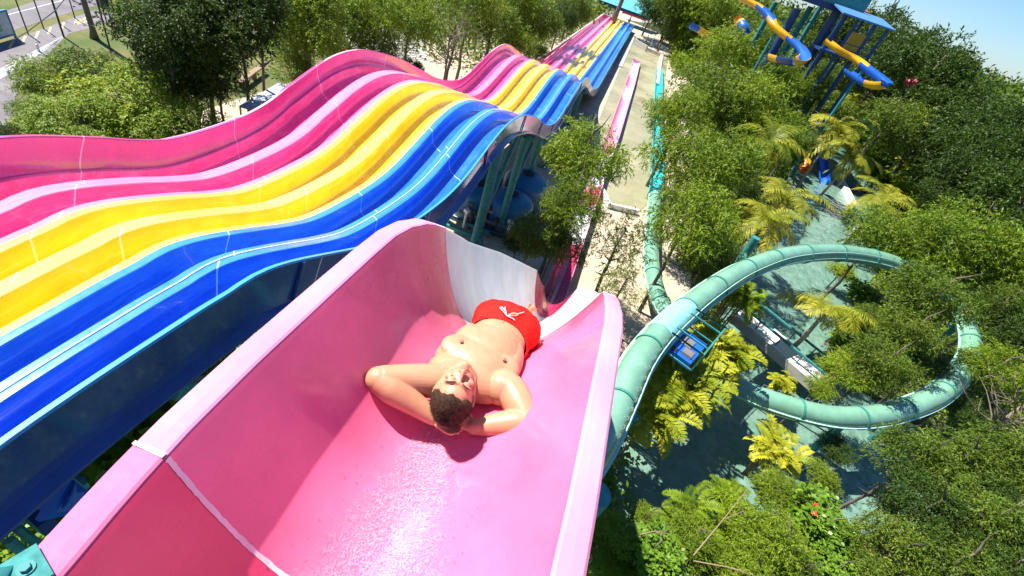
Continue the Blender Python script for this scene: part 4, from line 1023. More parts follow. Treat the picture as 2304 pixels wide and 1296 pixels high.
# --- trees and shrubs: kind, px, py, z of crown centre, radius, label
V = [   # kind, image x, y, crown height, crown radius (metres; above 20: as seen, in pixels), label
 ('fresh', 1318, 350, 6.0, 82, 'bright feathery tree standing between the many-lane slide and the pink trough'),
 ('fresh', 1285, 455, 5.2, 66, 'lower half-shaded crown just below the bright tree by the pink trough'),
 ('olive', 1210, 520, 4.0, 58, 'dim olive tree in the shade by the steep white drop, left of the trough'),
 ('dark', 1165, 545, 2.2, 38, 'small dark bush below the pipework beside the white drop'),
 ('olive', 1275, 560, 3.6, 45, 'small tree leaning over the start of the pink trough'),
 ('sparse', 1400, 545, 4.0, 88, 'thin sparse tree over the pale sand right of the trough'),
 ('sparse', 1395, 650, 3.5, 60, 'low sparse tree at the right rim of the pink slide'),
 ('fresh', 1560, 500, 5.0, 92, 'feathery tree beside the green tube where it reaches the pool channel'),
 ('olive', 1600, 580, 3.8, 72, 'olive tree above the upper tube and left of the teal post'),
 ('fresh', 1555, 370, 5.2, 88, 'big pale feathery tree on the right bank of the turquoise channel, nearest'),
 ('fresh', 1630, 350, 5.6, 75, 'pale feathery tree left of the brown palm'),
 ('fresh', 1535, 260, 5.2, 68, 'pale feathery tree overhanging the pool\'s right kerb'),
 ('olive', 1600, 210, 6.0, 95, 'wide olive tree on the far right of the pool'),
 ('fresh', 1690, 245, 6.0, 80, 'feathery tree below the winding slide'),
 ('olive', 1550, 72, 3.4, 50, 'olive tree just right of the people at the far end of the pool'),
 ('olive', 1505, 48, 3.6, 40, 'tree behind the people at the far end of the pool'),
 ('lime', 1512, 84, 3, 24, 'lime green bush beside the people at the pool end'),
 ('fresh', 1590, 20, 8.0, 70, 'tall tree at the top edge left of the tower'),
 ('olive', 1525, 8, 8.0, 45, 'brownish tree at the top edge above the people'),
 ('fresh', 1640, 120, 7.0, 66, 'feathery tree in front of the tower\'s left foot'),
 ('olive', 1472, 12, 6.5, 36, 'tree at the top edge right of the turquoise pavilion'),
 ('fresh', 1745, 300, 5.2, 62, 'feathery tree left of the yellow and blue chute'),
 ('olive', 1790, 315, 4.5, 40, 'dark olive tree just left of the chute above the dark tube mouth'),
 ('fresh', 1740, 185, 6.5, 55, 'feathery tree below the left bend of the winding slide'),
 ('fresh', 1800, 195, 6.5, 48, 'feathery tree below the lowest bend of the winding slide'),
 ('olive', 1860, 170, 6.5, 48, 'tree under the start of the yellow and blue curved slide'),
 ('dark', 1690, 530, 2.3, 40, 'low dark shrub behind the teal post'),
 ('dark', 1690, 420, 3.0, 42, 'dark shrub between the golden palm and the feathery trees'),
 ('olive', 1835, 110, 7.5, 46, 'tree in front of the tower columns'),
 ('fresh', 1735, 90, 8.0, 36, 'feathery tree behind the winding slide'),
 ('olive', 1892, 62, 8.5, 36, 'tree between the tower and the roofed station'),
 ('olive', 1880, 245, 4.5, 45, 'bushy tree on the bank above the river bend'),
 ('mound', 1985, 262, 4.0, 62, 'lime shrub mass below the yellow and blue curved slide'),
 ('mound', 2060, 330, 3.2, 66, 'lime shrub mass halfway down the right slope'),
 ('lime', 1995, 345, 2.2, 50, 'lime shrub on the bank near the river'),
 ('round', 1945, 300, 2.8, 46, 'large-leaved shrub on the bank above the yellow coconut palm'),
 ('lime', 2050, 440, 2.0, 52, 'lime shrub under the yellow coconut palm'),
 ('olive', 2130, 400, 3.0, 60, 'olive bush on the right slope left of the shaded trees'),
 ('fresh', 1985, 530, 5.0, 72, 'bright tree behind the upper right part of the loop'),
 ('fresh', 2095, 555, 5.6, 84, 'large bright tree covering the right part of the loop'),
 ('fresh', 2180, 540, 6.2, 92, 'bright tree beside the large one, right of the loop\'s top'),
 ('olive', 2100, 660, 5.6, 78, 'olive tree growing through the middle of the loop'),
 ('olive', 2050, 740, 4.6, 60, 'olive tree inside the loop left of its far right bend'),
 ('olive', 1990, 810, 4.0, 62, 'dark olive tree inside the loop above the lowest tube'),
 ('fresh', 1910, 835, 3.2, 58, 'small bright tree between the footbridge end and the lower tube'),
 ('fresh', 1850, 870, 2.7, 36, 'light bush leaning over the lower tube near the footbridge'),
 ('dark', 2090, 820, 3.2, 48, 'dark leafy tree inside the loop on the right'),
 ('olive', 1950, 720, 3.2, 48, 'dense olive bush right of the coconut palm inside the loop'),
 ('round', 1900, 775, 1.8, 34, 'round-leaved shrub with orange flowers by the footbridge end'),
 ('round', 1945, 660, 2.0, 40, 'round-leaved shrub with red flowers inside the top of the loop'),
 ('lime', 1895, 610, 1.4, 30, 'light green shrub in the river right behind the upper tube'),
 ('fresh', 2260, 590, 6.0, 84, 'bright tree at the right edge level with the top of the loop'),
 ('olive', 2250, 690, 5.0, 58, 'green tree right of the far bend of the loop'),
 ('dark', 2290, 760, 4.6, 66, 'dark tree at the right edge beside the far bend'),
 ('fresh', 2245, 830, 4.0, 60, 'leafy green tree just outside the lower right bend of the loop'),
 ('dark', 2180, 930, 2.4, 45, 'dark bush below the support post of the lower right bend'),
 ('dark', 2120, 450, 5.0, 55, 'dark crown below the shaded gap at the right'),
 ('olive', 2060, 1035, 4.4, 78, 'olive tree below the lower right bend, beside the shaded pool'),
 ('olive', 2150, 1050, 4.6, 76, 'olive tree in the lower right thicket left of the bare branches'),
 ('olive', 2265, 1040, 5.0, 84, 'olive tree at the right edge below the bare branches'),
 ('dark', 2080, 1160, 4.4, 88, 'dark tree near the bottom edge, centre of the right thicket'),
 ('olive', 2200, 1170, 4.8, 90, 'olive tree in the lower right corner, second from the edge'),
 ('dark', 2300, 1180, 4.8, 84, 'dark tree cut by the right edge near the bottom'),
 ('olive', 2010, 1250, 4.0, 80, 'olive tree at the bottom edge right of the large-leaved creeper'),
 ('olive', 2130, 1270, 4.5, 82, 'olive tree at the bottom edge in the right thicket'),
 ('dark', 2250, 1290, 4.7, 80, 'dark tree in the bottom right corner'),
 ('dark', 2000, 1130, 2.4, 40, 'dark bush beside the small strip of shaded water'),
 ('dark', 1880, 1010, 1.6, 42, 'dark shrub in the shade under the lowest bend of the tube'),
 ('fresh', 1850, 1075, 2.8, 42, 'bright shrub right of the yellow palm clump under the tube'),
 ('fresh', 1750, 1105, 2.6, 52, 'fine-leaved bush just below the yellow palm clump'),
 ('lime', 1655, 1185, 2.8, 70, 'lime bush in the middle of the bottom thicket'),
 ('fresh', 1450, 1165, 3.0, 34, 'feathery bush at the water\'s edge beside the pink slide'),
 ('fresh', 1395, 1200, 3.2, 48, 'feathery bush close to the teal post'),
 ('round', 1850, 1180, 3.2, 78, 'round-leaved creeper mound with orange flowers'),
 ('fresh', 1795, 1130, 3.0, 48, 'feathery bush between the yellow palm and the round-leaved creeper'),
 ('fresh', 1740, 1225, 3.4, 80, 'fine-leaved bush left of the round-leaved creeper'),
 ('round', 1470, 1240, 3.2, 66, 'glossy broad-leaved shrub at the bottom edge near the slide'),
 ('fresh', 1560, 1215, 3.2, 70, 'bright bush near the bottom edge, second from the slide'),
 ('dark', 1580, 1290, 2.6, 52, 'dark bush low at the bottom edge among the fallen sticks'),
 ('round', 1880, 1285, 3.2, 56, 'large pale-leaved plant at the bottom edge'),
 ('fresh', 1680, 1295, 3.3, 66, 'feathery bush at the bottom edge in the middle of the thicket'),
 ('olive', 1790, 1290, 3.2, 60, 'olive bush at the bottom edge left of the large pale-leaved plant'),
 ('mound', 300, 225, 2.6, 135, 'broad yellow-green mounded bush behind the pink wall'),
 ('mound', 185, 275, 2.4, 112, 'green compound-leaved bush touching the left end of the pink wall'),
 ('mound', 405, 280, 2.6, 100, 'bright yellow-green bush in front of the mounded one, against the pink wall'),
 ('lime', 505, 290, 1.6, 30, 'small light bush by the pink wall near the canopy'),
 ('fresh', 110, 175, 1.8, 66, 'round green bush at the car park corner'),
 ('olive', 190, 150, 1.9, 72, 'olive bush next to the round bush at the car park corner'),
 ('sparse', 235, 130, 1.6, 34, 'thin dry bush on the verge behind the mounded bush'),
 ('olive', 70, 245, 1.6, 48, 'dry leaning bush at the left edge by the car park'),
 ('fresh', 60, 315, 1.8, 52, 'low olive bush in the corner where the pink wall starts'),
 ('dark', 12, 300, 2.4, 30, 'ivy-covered stump bush at the left edge'),
 ('dark', 370, 95, 5.0, 88, 'large dark feathery tree on the left, nearest to the verge'),
 ('dark', 425, 165, 3.4, 80, 'dark tree above the mounded bush'),
 ('dark', 455, 70, 5.6, 86, 'dark tree in the middle of the left-hand group'),
 ('dark', 540, 60, 5.6, 84, 'dark olive tree behind the plank bench'),
 ('dark', 490, 175, 3.6, 62, 'dark tree with visible trunks left of the sand'),
 ('olive', 345, 20, 5.5, 66, 'olive tree at the top edge near the lattice mast'),
 ('dark', 440, -10, 6.5, 80, 'dark tree cut by the top edge left of centre'),
 ('dark', 575, 0, 6.5, 70, 'dark tree cut by the top edge next to the bright ones'),
 ('fresh', 685, 55, 5.5, 78, 'tall bright feathery tree behind the first hump of the pink wall'),
 ('fresh', 665, 150, 3.4, 42, 'bright feathery tree overhanging the canopy'),
 ('fresh', 700, -10, 6.5, 70, 'bright tree cut by the top edge above the canopy'),
 ('olive', 770, 80, 4.2, 60, 'olive tree in front of the pale paving'),
 ('fresh', 815, 20, 5.5, 68, 'feathery tree at the top edge above the first hump'),
 ('olive', 860, 105, 3.8, 45, 'olive tree behind the crest of the pink wall'),
 ('dark', 920, 150, 2.6, 34, 'dark low tree in the dip behind the pink wall'),
 ('fresh', 925, 40, 5.2, 62, 'feathery tree at the top edge left of the bare tree'),
 ('sparse', 1020, 60, 5.0, 70, 'tall half-bare tree with pale branches by the second pink hump'),
 ('olive', 1110, 40, 5.0, 62, 'olive tree behind the second pink hump'),
 ('fresh', 1165, 95, 3.4, 42, 'bright tree left of the far run-out lanes'),
 ('fresh', 1060, -10, 6.5, 66, 'tree at the top edge above the second hump'),
 ('olive', 1205, 50, 4.8, 52, 'olive tree beside the pink run-out lane'),
 ('fresh', 1170, 0, 6.2, 55, 'feathery tree cut by the top edge right of the second hump'),
 ('dark', 1262, 40, 4.5, 36, 'dark tree leaning over the pink run-out lane'),
 ('olive', 1290, 5, 5.5, 44, 'tree at the top edge left of the turquoise pavilion'),
 ('olive', 1212, 118, 2.2, 26, 'small olive bush hugging the second pink hump'),
 ('lime', 335, 930, 5.6, 1.3, 'round-leaved tree top in the gap between the blue wall and the pink slide'),
]
for k, px, py, z, r, lb in V:
    is_sh = k in ('lime', 'round', 'mound') or z < 3.3
    c = at(px, py, z)
    if c.y > 125: c = aty(px, py, 105)
    if 1440 < px < 1560 and py < 90: c = aty(px, py, 104 if px < 1520 else 92)
    if r > 20: r *= ((c-Vector((0, 0, H))).dot(Vector(CR[:, 2])))/F*(1.10 if is_sh else 1.24)
    if lb.startswith('round-leaved tree top'):
        tree('round', at(320, 955, 6.3), 1.35, lb, 'tree', name='broadleaf_tree'); continue
    tree(k, c, r, lb, 'shrub' if is_sh else 'tree', rz=.9 if not is_sh else .7)
# skyline trees at the right
SKY = [(1985, 40, 95, 7.5, 'leftmost dark tree of the skyline, under the hazy lattice mast'), (2035, 75, 84, 6.5, 'rounded dark tree second from the left on the skyline'), (2085, 95, 76, 6.0, 'dark tree with the bumpiest top on the skyline'), (2130, 130, 68, 5.6, 'tall dark tree in the middle of the skyline'), (2180, 175, 60, 5.0, 'dark skyline tree right of the middle one'), (2225, 215, 54, 4.6, 'dark skyline tree above the palm slope'), (2270, 265, 48, 4.2, 'dark skyline tree near the right edge'), (2310, 320, 44, 4.2, 'dark skyline tree cut by the right edge'),
       (2080, 170, 62, 5.2, 'dark tree in front of the skyline above the curved slide'), (2150, 230, 54, 4.8, 'dark tree in the second row above the yellowish palms'), (2215, 300, 46, 4.2, 'dark tree in the second row near the right edge'), (2020, 130, 72, 5.0, 'dark tree right behind the roofed station'), (2260, 380, 40, 3.8, 'dark shaded tree at the right edge, mid-height'), (2190, 400, 38, 3.0, 'dark shaded tree over the small lagoon'), (2290, 460, 33, 3.2, 'dark shaded tree at the right edge above the bright one'), (1935, 25, 100, 7, 'dark tree behind the roofed station\'s back roof'), (2040, 225, 50, 3.4, 'green tree on the slope right of the curved slide')]
for px, py, y, r, lb in SKY:
    c = aty(px, py, y); c.z = max(c.z-r*.55, 2.5) if py < 330 and y > 40 and 'front' not in lb else max(c.z, 2.5)
    tree('dark' if 'green' not in lb else 'olive', c, r, lb, rz=.95)
# bare branched bush lower right and bare trunk of the half-bare tree
def bare(name, c, h, label, mat, seed, n=14, reach=1.6):
    rn = random.Random(seed); o = empty(name, (c.x, c.y, 0)); tag(o, label, 'tree')
    mb = MB(); mb.tube([(0, 0, 0), (.1, 0, h*.5), (0, .1, h)], [.09, .07, .05], 8); mb.build('trunk', mat, o, smooth=True)
    mb = MB()
    for k in range(n):
        p = Vector((0, .05, h*rn.uniform(.6, 1))); d = Vector((rn.uniform(-1, 1), rn.uniform(-1, 1), rn.uniform(.1, 1.1))).normalized(); q = [p]
        for j in range(5): d = (d+Vector((rn.uniform(-.4, .4), rn.uniform(-.4, .4), rn.uniform(-.2, .3)))).normalized(); q.append(q[-1]+d*reach*.28)
        mb.tube(q, [.035, .028, .02, .014, .009, .005], 5)
        for j in (2, 3, 4):
            d2 = Vector((rn.uniform(-1, 1), rn.uniform(-1, 1), rn.uniform(-.2, .9))).normalized(); mb.tube([q[j], q[j]+d2*reach*.18, q[j]+d2*reach*.36+Vector((0, 0, .05))], [.014, .009, .004], 4)
    mb.build('branches', mat, o, smooth=True); return o
bare('bare_tree', at(2310, 915, 4.2), 4.2, 'bare grey-branched tree near the right edge below the loop', plain('brown_bark', (.20, .15, .11), .9), 3)
bare('bare_tree', at(1012, 80, 5.0), 5.0, 'slim bare pale tree standing between the two pink humps', plain('grey_bark', (.20, .17, .13), .9), 4, 16, 2.2)
o = empty('leaning_trunk', at(213, 87, 0)); tag(o, 'dark straight tree trunk on the dry verge, its crown above the photo', 'tree')
mb = MB(); mb.tube([(0, 0, 0), (.05, 0, .5), (-.1, 0, 4), (-.15, .1, 9)], [.24, .15, .13, .10], 10); mb.build('trunk', M['bark'], o, smooth=True)
cr = bpy.data.objects.new('crown', KIND['olive'][0]); COL.objects.link(cr); cr.parent = o; cr.location = (-.2, 0, 10.5); cr.scale = (2.6, 2.6, 2.2)
o = empty('leaning_trunk', at(1378, 22, 0)); 
pt = aty(1385, 35, 100); o.location = (pt.x, pt.y, 0); tag(o, 'dark tree trunk standing at the far end of the lanes in front of the pavilion', 'tree')
mb = MB(); mb.tube([(0, 0, 0), (.1, 0, 3), (.3, 0, 10)], [.5, .4, .32], 10); mb.build('trunk', M['bark'], o, smooth=True)
cr = bpy.data.objects.new('crown', KIND['olive'][1]); COL.objects.link(cr); cr.parent = o; cr.location = (.3, 0, 13.5); cr.scale = (4.5, 4.5, 3)
# dead twigs lying over the thicket
for i, (a_, b_, z, lb) in enumerate((((1560, 1250), (1690, 1090), 4.0, 'long pale bare stem leaning across the bottom thicket'), ((1560, 1262), (1700, 1296), 3.9, 'pale fallen stick low in the bottom thicket'), ((1430, 1205), (1500, 1195), 4.0, 'short forked twig in the bush near the slide'))):
    p, q = at(*a_, z), at(*b_, z+.2); mb = MB(); mb.tube([(0, 0, 0), (q-p)*.5+Vector((0, 0, .08)), q-p], [.014, .011, .006], 6)
    mb.tube([(q-p)*.45+Vector((0, 0, .05)), (q-p)*.6+Vector((.25, .05, .1))], [.012, .005], 5); o = mb.build('dry_branch', M['wood']); o.location = p; tag(o, lb, 'branch')
# flowers
for i, (px, py, z, s, lb) in enumerate(((1833, 1155, 3.95, .045, 'orange-red flower cluster on the round-leaved creeper'), (1835, 1136, 3.9, .04, 'paler orange flower just above the red one'), (1978, 662, 2.75, .05, 'red flower inside the top of the loop'), (1858, 773, 2.5, .05, 'orange flower by the footbridge end'), (1610, 505, 4.4, .16, 'yellow blossom spray among the feathery trees'))):
    rs = np.random.RandomState(i); n = 26; b = rs.normal(size=(n, 3))*s*.7; Q = leaf_quads(b, rs.normal(size=(n, 3))+[0, 0, .6], s, s*.8, rs, 1.5)
    me = quads_mesh('flower', Q, rs.uniform(0, 1, n), M['flower'] if i != 4 else M['leaf_yellow']); o = bpy.data.objects.new('flower_cluster', me); COL.objects.link(o); o.location = at(px, py, z); tag(o, lb, 'flower')
p = aty(2050, 185, 47); rs = np.random.RandomState(9); b = rs.uniform(-1, 1, (70, 3))*[.4, .25, .15]; Q = leaf_quads(b, rs.normal(size=(70, 3)), .30, .2, rs, 1.5)
o = bpy.data.objects.new('flower_cluster', quads_mesh('flower', Q, rs.uniform(0, 1, 70), plain('dull_red_petal', (.35, .05, .05), .6))); COL.objects.link(o); o.location = p; tag(o, 'dull red flower mass on the upper right slope', 'flower')

# undergrowth (uncountable)
def undergrowth(name, region, n, L, W, hgt, mat, seed, avoid, label):
    rs = np.random.RandomState(seed); xs = rs.uniform(region[0], region[1], n); ys = rs.uniform(region[2], region[3], n)
    k = np.array([not any(inpoly(x, y, a) for a in avoid) for x, y in zip(xs, ys)]); xs, ys = xs[k], ys[k]; n = len(xs)
    bumpz = (np.sin(xs*1.7+1)*np.cos(ys*1.3)+1)*.5
    sp_ = 9; zz = rs.uniform(0, 1, n)**.6*hgt*(.4+.8*bumpz)
    p = np.stack([xs, ys, zz], 1)
    sc = (1+ys/60)[:, None, None]
    base = (p[:, None, :]+rs.normal(size=(n, sp_, 3))*L*1.1*sc).reshape(-1, 3); base[:, 2] = np.abs(base[:, 2])
    d = rs.normal(size=(n*sp_, 3))+[0, 0, .5]; S = np.repeat(sc[:, 0, 0], sp_)
    Q = leaf_quads(base, d, L*S, W*S, rs, 1.2)
    r = np.clip(np.repeat(rs.uniform(0, .7, n), sp_)+rs.uniform(0, .3, n*sp_), 0, 1)
    o = bpy.data.objects.new(name, quads_mesh(name, Q, r, mat)); COL.objects.link(o); tag(o, label, 'plants', kind='stuff'); return o
poolp = [tuple(p) for p in pool]
def clearing(x, y): return False
SANDP = [(-21, 16), (-9, 12), (2.2, 11), (4.9, 14.0), (6.9, 19), (8.0, 24), (7.5, 40), (7, 70), (9, 112), (-20, 125), (-23, 60)]
undergrowth('undergrowth', (3, 48, 4, 60), 15000, .16, .07, 1.1, M['leaf_olive'], 1, [RIVER, SANDP], 'low mixed green undergrowth covering the banks')
undergrowth('undergrowth', (3, 34, 5, 36), 9000, .13, .06, 1.3, M['leaf_fresh'], 2, [RIVER, SANDP], 'brighter leafy ground plants between the trees on the banks')
undergrowth('hillside_scrub', (10, 95, 40, 140), 15000, .38, .16, 4.5, M['leaf_olive'], 3, [RIVER, [(p[0], p[1]) for p in pool]], 'dense far scrub covering the slope beyond the river')
undergrowth('left_scrub', (-22, -9.8, 3, 13), 4500, .16, .08, 1.6, M['leaf_fresh'], 4, [], 'green scrub on the ground behind the pink wall')
undergrowth('left_scrub', (-40, -10.5, 26, 130), 5000, .3, .12, 2.0, M['leaf_olive'], 5, [[(-21, 16), (-10, 16), (-10, 34), (-14, 44), (-24, 40)], lot, road], 'scrub under the left-hand row of trees')
undergrowth('tower_scrub', (-9, 4, -4, 10), 9000, .17, .11, 1.6, M['leaf_round'], 6, [], 'broad-leaved ground plants under the slides')

# ------------------------------------------------------------------ the lying man
def fuse(name, mb, voxel, mat, parent=None, smooth_it=6, clip=None, clip2=None):
    """fuse overlapping closed shapes into one continuous skin"""
    me = bpy.data.meshes.new(name+'_raw'); me.from_pydata(mb.v, [], mb.f); me.update()
    bm = bmesh.new(); bm.from_mesh(me); bmesh.ops.remove_doubles(bm, verts=bm.verts, dist=1e-5); bmesh.ops.recalc_face_normals(bm, faces=bm.faces); bm.to_mesh(me); bm.free()
    o = bpy.data.objects.new(name, me); COL.objects.link(o)
    r = o.modifiers.new('r', 'REMESH'); r.mode = 'VOXEL'; r.voxel_size = voxel; r.use_smooth_shade = True
    s = o.modifiers.new('s', 'SMOOTH'); s.factor = .5; s.iterations = smooth_it
    dg = bpy.context.evaluated_depsgraph_get(); dg.update()
    me2 = bpy.data.meshes.new_from_object(o.evaluated_get(dg)); o.modifiers.clear(); o.data = me2; me2.name = name; bpy.data.meshes.remove(me)
    for cl in (clip, clip2):
        if cl:
            bm = bmesh.new(); bm.from_mesh(me2); bmesh.ops.bisect_plane(bm, geom=bm.verts[:]+bm.edges[:]+bm.faces[:], plane_co=cl[0], plane_no=cl[1], clear_outer=True); bm.to_mesh(me2); bm.free()
    me2.materials.clear(); me2.materials.append(mat); me2.polygons.foreach_set('use_smooth', [True]*len(me2.polygons))
    if parent: o.parent = parent
    return o
def limb(mb, pts, rads, seg=30):
    if seg >= 24 and len(pts) > 2:                       # round the bends and tapers off
        q = smooth_path([(*p, r) for p, r in zip(pts, rads)], 5); pts = [Vector(a[:3]) for a in q]; rads = [float(a[3]) for a in q]
    mb.tube(pts, rads, seg)
    for p, r in ((pts[0], rads[0]), (pts[-1], rads[-1])): mb.ball(p, r*.995, seg, max(10, seg//2))
V3 = Vector
body = MB()
BX = -.018
TXC = -.155
def E_(c, r, M_=None, seg=24, ring=16): kx = float(np.interp(c[1], [1.6, 1.85, 2.05], [1.48, 1.40, 1.24])); body.ball((TXC+(c[0]-TXC)*kx+BX, c[1], c[2]+.018), (r[0]*kx, r[1]*1.05, r[2]*1.18), seg, ring, M_)
# torso
E_((-.125, 2.19, 10.455), (.160, .14, .100)); E_((-.135, 2.03, 10.465), (.142, .17, .090)); E_((-.155, 1.86, 10.478), (.155, .19, .105))
E_((-.168, 1.72, 10.482), (.172, .16, .108)); E_((-.175, 1.62, 10.485), (.160, .11, .095))
for s_ in (-1, 1):
    E_((-.168+s_*.078, 1.745, 10.548), (.086, .095, .034)); E_((-.155+s_*.105, 1.82, 10.47), (.055, .20, .080))
nk = at(1052, 868, 10.55)
eL, eR = at(852, 853, 10.60), at(1190, 950, 10.555)
sL, sR = at(992, 858, 10.545), at(1150, 882, 10.545)
wL, wR = at(975, 938, 10.50), at(1068, 960, 10.48)
for s0_, e0_, w0_ in ((sL, eL, wL), (sR, eR, wR)):
    mid = s0_.lerp(e0_, .45)+V3((0, .0, .004)); limb(body, [s0_.lerp(V3((-.18, 1.68, 10.49)), .25), s0_, mid, e0_.lerp(s0_, .08), e0_], [.100, .092, .082, .070, .064])
    m2 = e0_.lerp(w0_, .3); limb(body, [e0_, e0_.lerp(w0_, .12), m2, e0_.lerp(w0_, .7), w0_], [.064, .071, .074, .056, .042])
    limb(body, [V3((-.18, 1.60, 10.515)), s0_], [.052, .056])            # trapezius
# hands laced behind the head
def hand(w, d, side, lift):
    """w wrist, d direction of the fingers, side = direction of the thumb"""
    d = d.normalized(); side = (side-d*side.dot(d)).normalized(); n = d.cross(side)
    pc = w+d*.048; Mx = Matrix((side, d, n)).transposed(); body.ball(pc, (.038, .050, .015), 16, 10, Mx)
    for k, (off, L0) in enumerate(((.028, .068), (.010, .076), (-.009, .071), (-.027, .055))):
        b = w+d*.088+side*off; c = b+d*L0*.42+n*.004*lift; e = c+d*L0*.33+n*.012*lift; t_ = e+d*L0*.20+n*.014*lift
        limb(body, [b-d*.02, b, c, e, t_], [.0095, .0095, .0088, .0080, .0068], 10)
    b = w+d*.02+side*.030; limb(body, [b, b+side*.022+d*.022, b+side*.032+d*.050, b+side*.034+d*.070], [.012, .011, .0095, .008], 10)
hand(wL, V3((.9, -.22, .02)), V3((.1, 1, .1)), 1)
hand(wR, V3((-.95, -.10, .02)), V3((-.1, 1, .1)), -1)
# head
hc = at(1023, 886, 10.65); ax_ = at(1062, 818, 10.62)-at(1012, 955, 10.62); ax_.z = -.01
HU = (-ax_).normalized(); HF = V3((.05, -.03, 1)); HF = (HF-HU*HF.dot(HU)).normalized(); HX = HU.cross(HF).normalized()
HS = 1.22
HM = Matrix((HX, HU, HF)).transposed()
def hp(x, y, z): return hc+HM @ V3((x*HS, y*HS, z*HS))
def HE(c, r): body.ball(hp(*c), tuple(v*HS for v in r), 24, 16, HM)
def HT(pts, rads): limb(body, [hp(*p) for p in pts], [r*HS for r in rads], 12)
HE((0, .018, -.012), (.074, .092, .094)); HE((0, .030, .022), (.062, .062, .060)); HE((0, -.042, .030), (.056, .070, .056))
HE((0, -.103, .062), (.023, .017, .019))
for s_ in (-1, 1):
    HT([(s_*.060, -.035, -.005), (s_*.050, -.082, .028), (s_*.014, -.104, .058)], [.020, .017, .015])
    HE((s_*.041, -.024, .060), (.021, .018, .018)); HE((s_*.031, -.001, .073), (.0155, .011, .0125))
    HE((s_*.011, -.038, .099), (.0085, .008, .008))
    HT([(s_*.012, .016, .086), (s_*.034, .020, .082), (s_*.050, .012, .068)], [.0075, .008, .007])
    HE((s_*.077, -.008, -.012), (.006, .027, .015)); HT([(s_*.082, .012, -.020), (s_*.085, .020, -.010), (s_*.084, .010, .000), (s_*.080, -.018, .000), (s_*.079, -.030, -.006)], [.0042, .005, .0048, .004, .005])
HT([(0, .014, .086), (0, -.008, .093), (0, -.028, .105), (0, -.034, .107)], [.0075, .0078, .0095, .0105])
HT([(-.023, -.066, .080), (-.008, -.063, .091), (0, -.0645, .0915), (.008, -.063, .091), (.023, -.066, .080)], [.0035, .0055, .0055, .0055, .0035])
HT([(-.019, -.073, .080), (0, -.075, .090), (.019, -.073, .080)], [.0035, .0065, .0035])
limb(body, [hp(0, -.05, -.03), hp(0, -.11, -.02), V3((-.185, 1.60, 10.52))], [.060, .058, .066])
# legs down the slope
fy = [(.105, (2.24, 10.41), .080), (.09, (2.42, 10.20), .070), (.085, (2.60, 10.02), .056), (.08, (2.80, 9.90), .052), (.075, (2.98, 9.80), .036)]
for s_, tw_ in ((-1, -.02), (1, .0)):
    P_ = [V3((-.125+s_*a*(1-.12*i)+BX+tw_*i*.3+.012*i, b[0], b[1]-(.035*max(0, i-2) if s_ < 0 else 0))) for i, (a, b, c) in enumerate(fy)]
    limb(body, P_, [c for a, b, c in fy])
    an = P_[-1]; heel = an+V3((0, .035, -.02)); toe = an+V3((.02*s_, .085, .175))
    limb(body, [heel, heel.lerp(toe, .4), toe-V3((0, 0, .03))], [.030, .032, .026])
    for k in range(5): b = toe+V3((s_*(k-2)*.016, 0, -.022-abs(k*.004))); limb(body, [b-V3((0, 0, .02)), b+V3((0, .006, .018-(.004*k)))], [.0095, .0085 if k else .011], 8)
man = fuse('person', body, .0042, M['skin'], None, 3)
tag(man, 'young man in red swim shorts lying on his back in the pink slide, hands behind his head and eyes closed', 'person')
man['label'] = 'young man in red swim shorts lying back in the pink slide, hands behind head'
# face details
for s_ in (-1, 1):
    mb = MB(); mb.tube([hp(s_*.017, -.006, .0835), hp(s_*.025, -.0105, .0868), hp(s_*.034, -.0115, .0862), hp(s_*.044, -.008, .0800)], [.0008, .0016, .0016, .0008], 6); mb.build('eyelashes', M['lash'], man)
    mb = MB(); mb.tube([hp(s_*.014, .018, .0955), hp(s_*.030, .0245, .0925), hp(s_*.044, .023, .084), hp(s_*.054, .014, .0735)], [.0018, .0027, .0022, .0008], 6); mb.build('eyebrow', M['lash'], man)
mb = MB(); mb.tube([hp(-.022, -.0695, .0840), hp(-.008, -.0690, .0955), hp(.008, -.0690, .0955), hp(.022, -.0695, .0840)], [.001, .002, .002, .001], 6); mb.build('lips', M['lip'], man)
for x_, y_ in ((-.245, 1.80), (-.085, 1.80)):
    mb = MB(); mb.ball((TXC+(x_-TXC)*1.62+BX, y_-.05, 10.618), (.013, .012, .0045), 14, 8); mb.build('nipple', M['nipple'], man, smooth=True)
mb = MB(); mb.ball((-.137+BX, 2.055, 10.588), (.006, .008, .003), 10, 6); mb.build('navel', M['nipple'], man, smooth=True)
# hair
rs = np.random.RandomState(4)
mb = MB(); rows = []; nseg, nr = 64, 40
def hair_r(v):
    k = v.y*.80-v.z*.60-.012+.004*math.sin(v.x*95+1)+.0025*math.sin(v.x*210)
    side = abs(v.x)/.08
    return k-.010*side*0
hairpts = []
for i in range(nr+1):
    th = math.pi*i/nr; row = []
    for j in range(nseg):
        a = 2*math.pi*j/nseg; d = V3((math.sin(th)*math.cos(a), math.cos(th), math.sin(th)*math.sin(a)))
        p = V3((d.x*.0745, d.y*.0945+.018, d.z*.0965-.012)); k = hair_r(p)
        lift = max(-.012, min(.009, k*.55)) + (.0025*rs.uniform(-1, 1) if k > 0 else 0)
        p += d*lift; row.append(hp(*p)); 
        if k > .002: hairpts.append((p.copy(), d.copy()))
    rows.append(row)
grid(mb, rows, closed=True)
hr = mb.build('hair', M['hair'], man, smooth=True)
n = 11000; idx = rs.randint(0, len(hairpts), n); base = []; dirs = []
for i in idx:
    p, d = hairpts[i]; q = p+V3(tuple(rs.normal(size=3)*.0045)); dd = d*.55+V3((rs.normal()*.45, -.1+rs.normal()*.45, .35+rs.normal()*.45)); base.append(hp(*(q-d*.004))); dirs.append(HM @ dd)
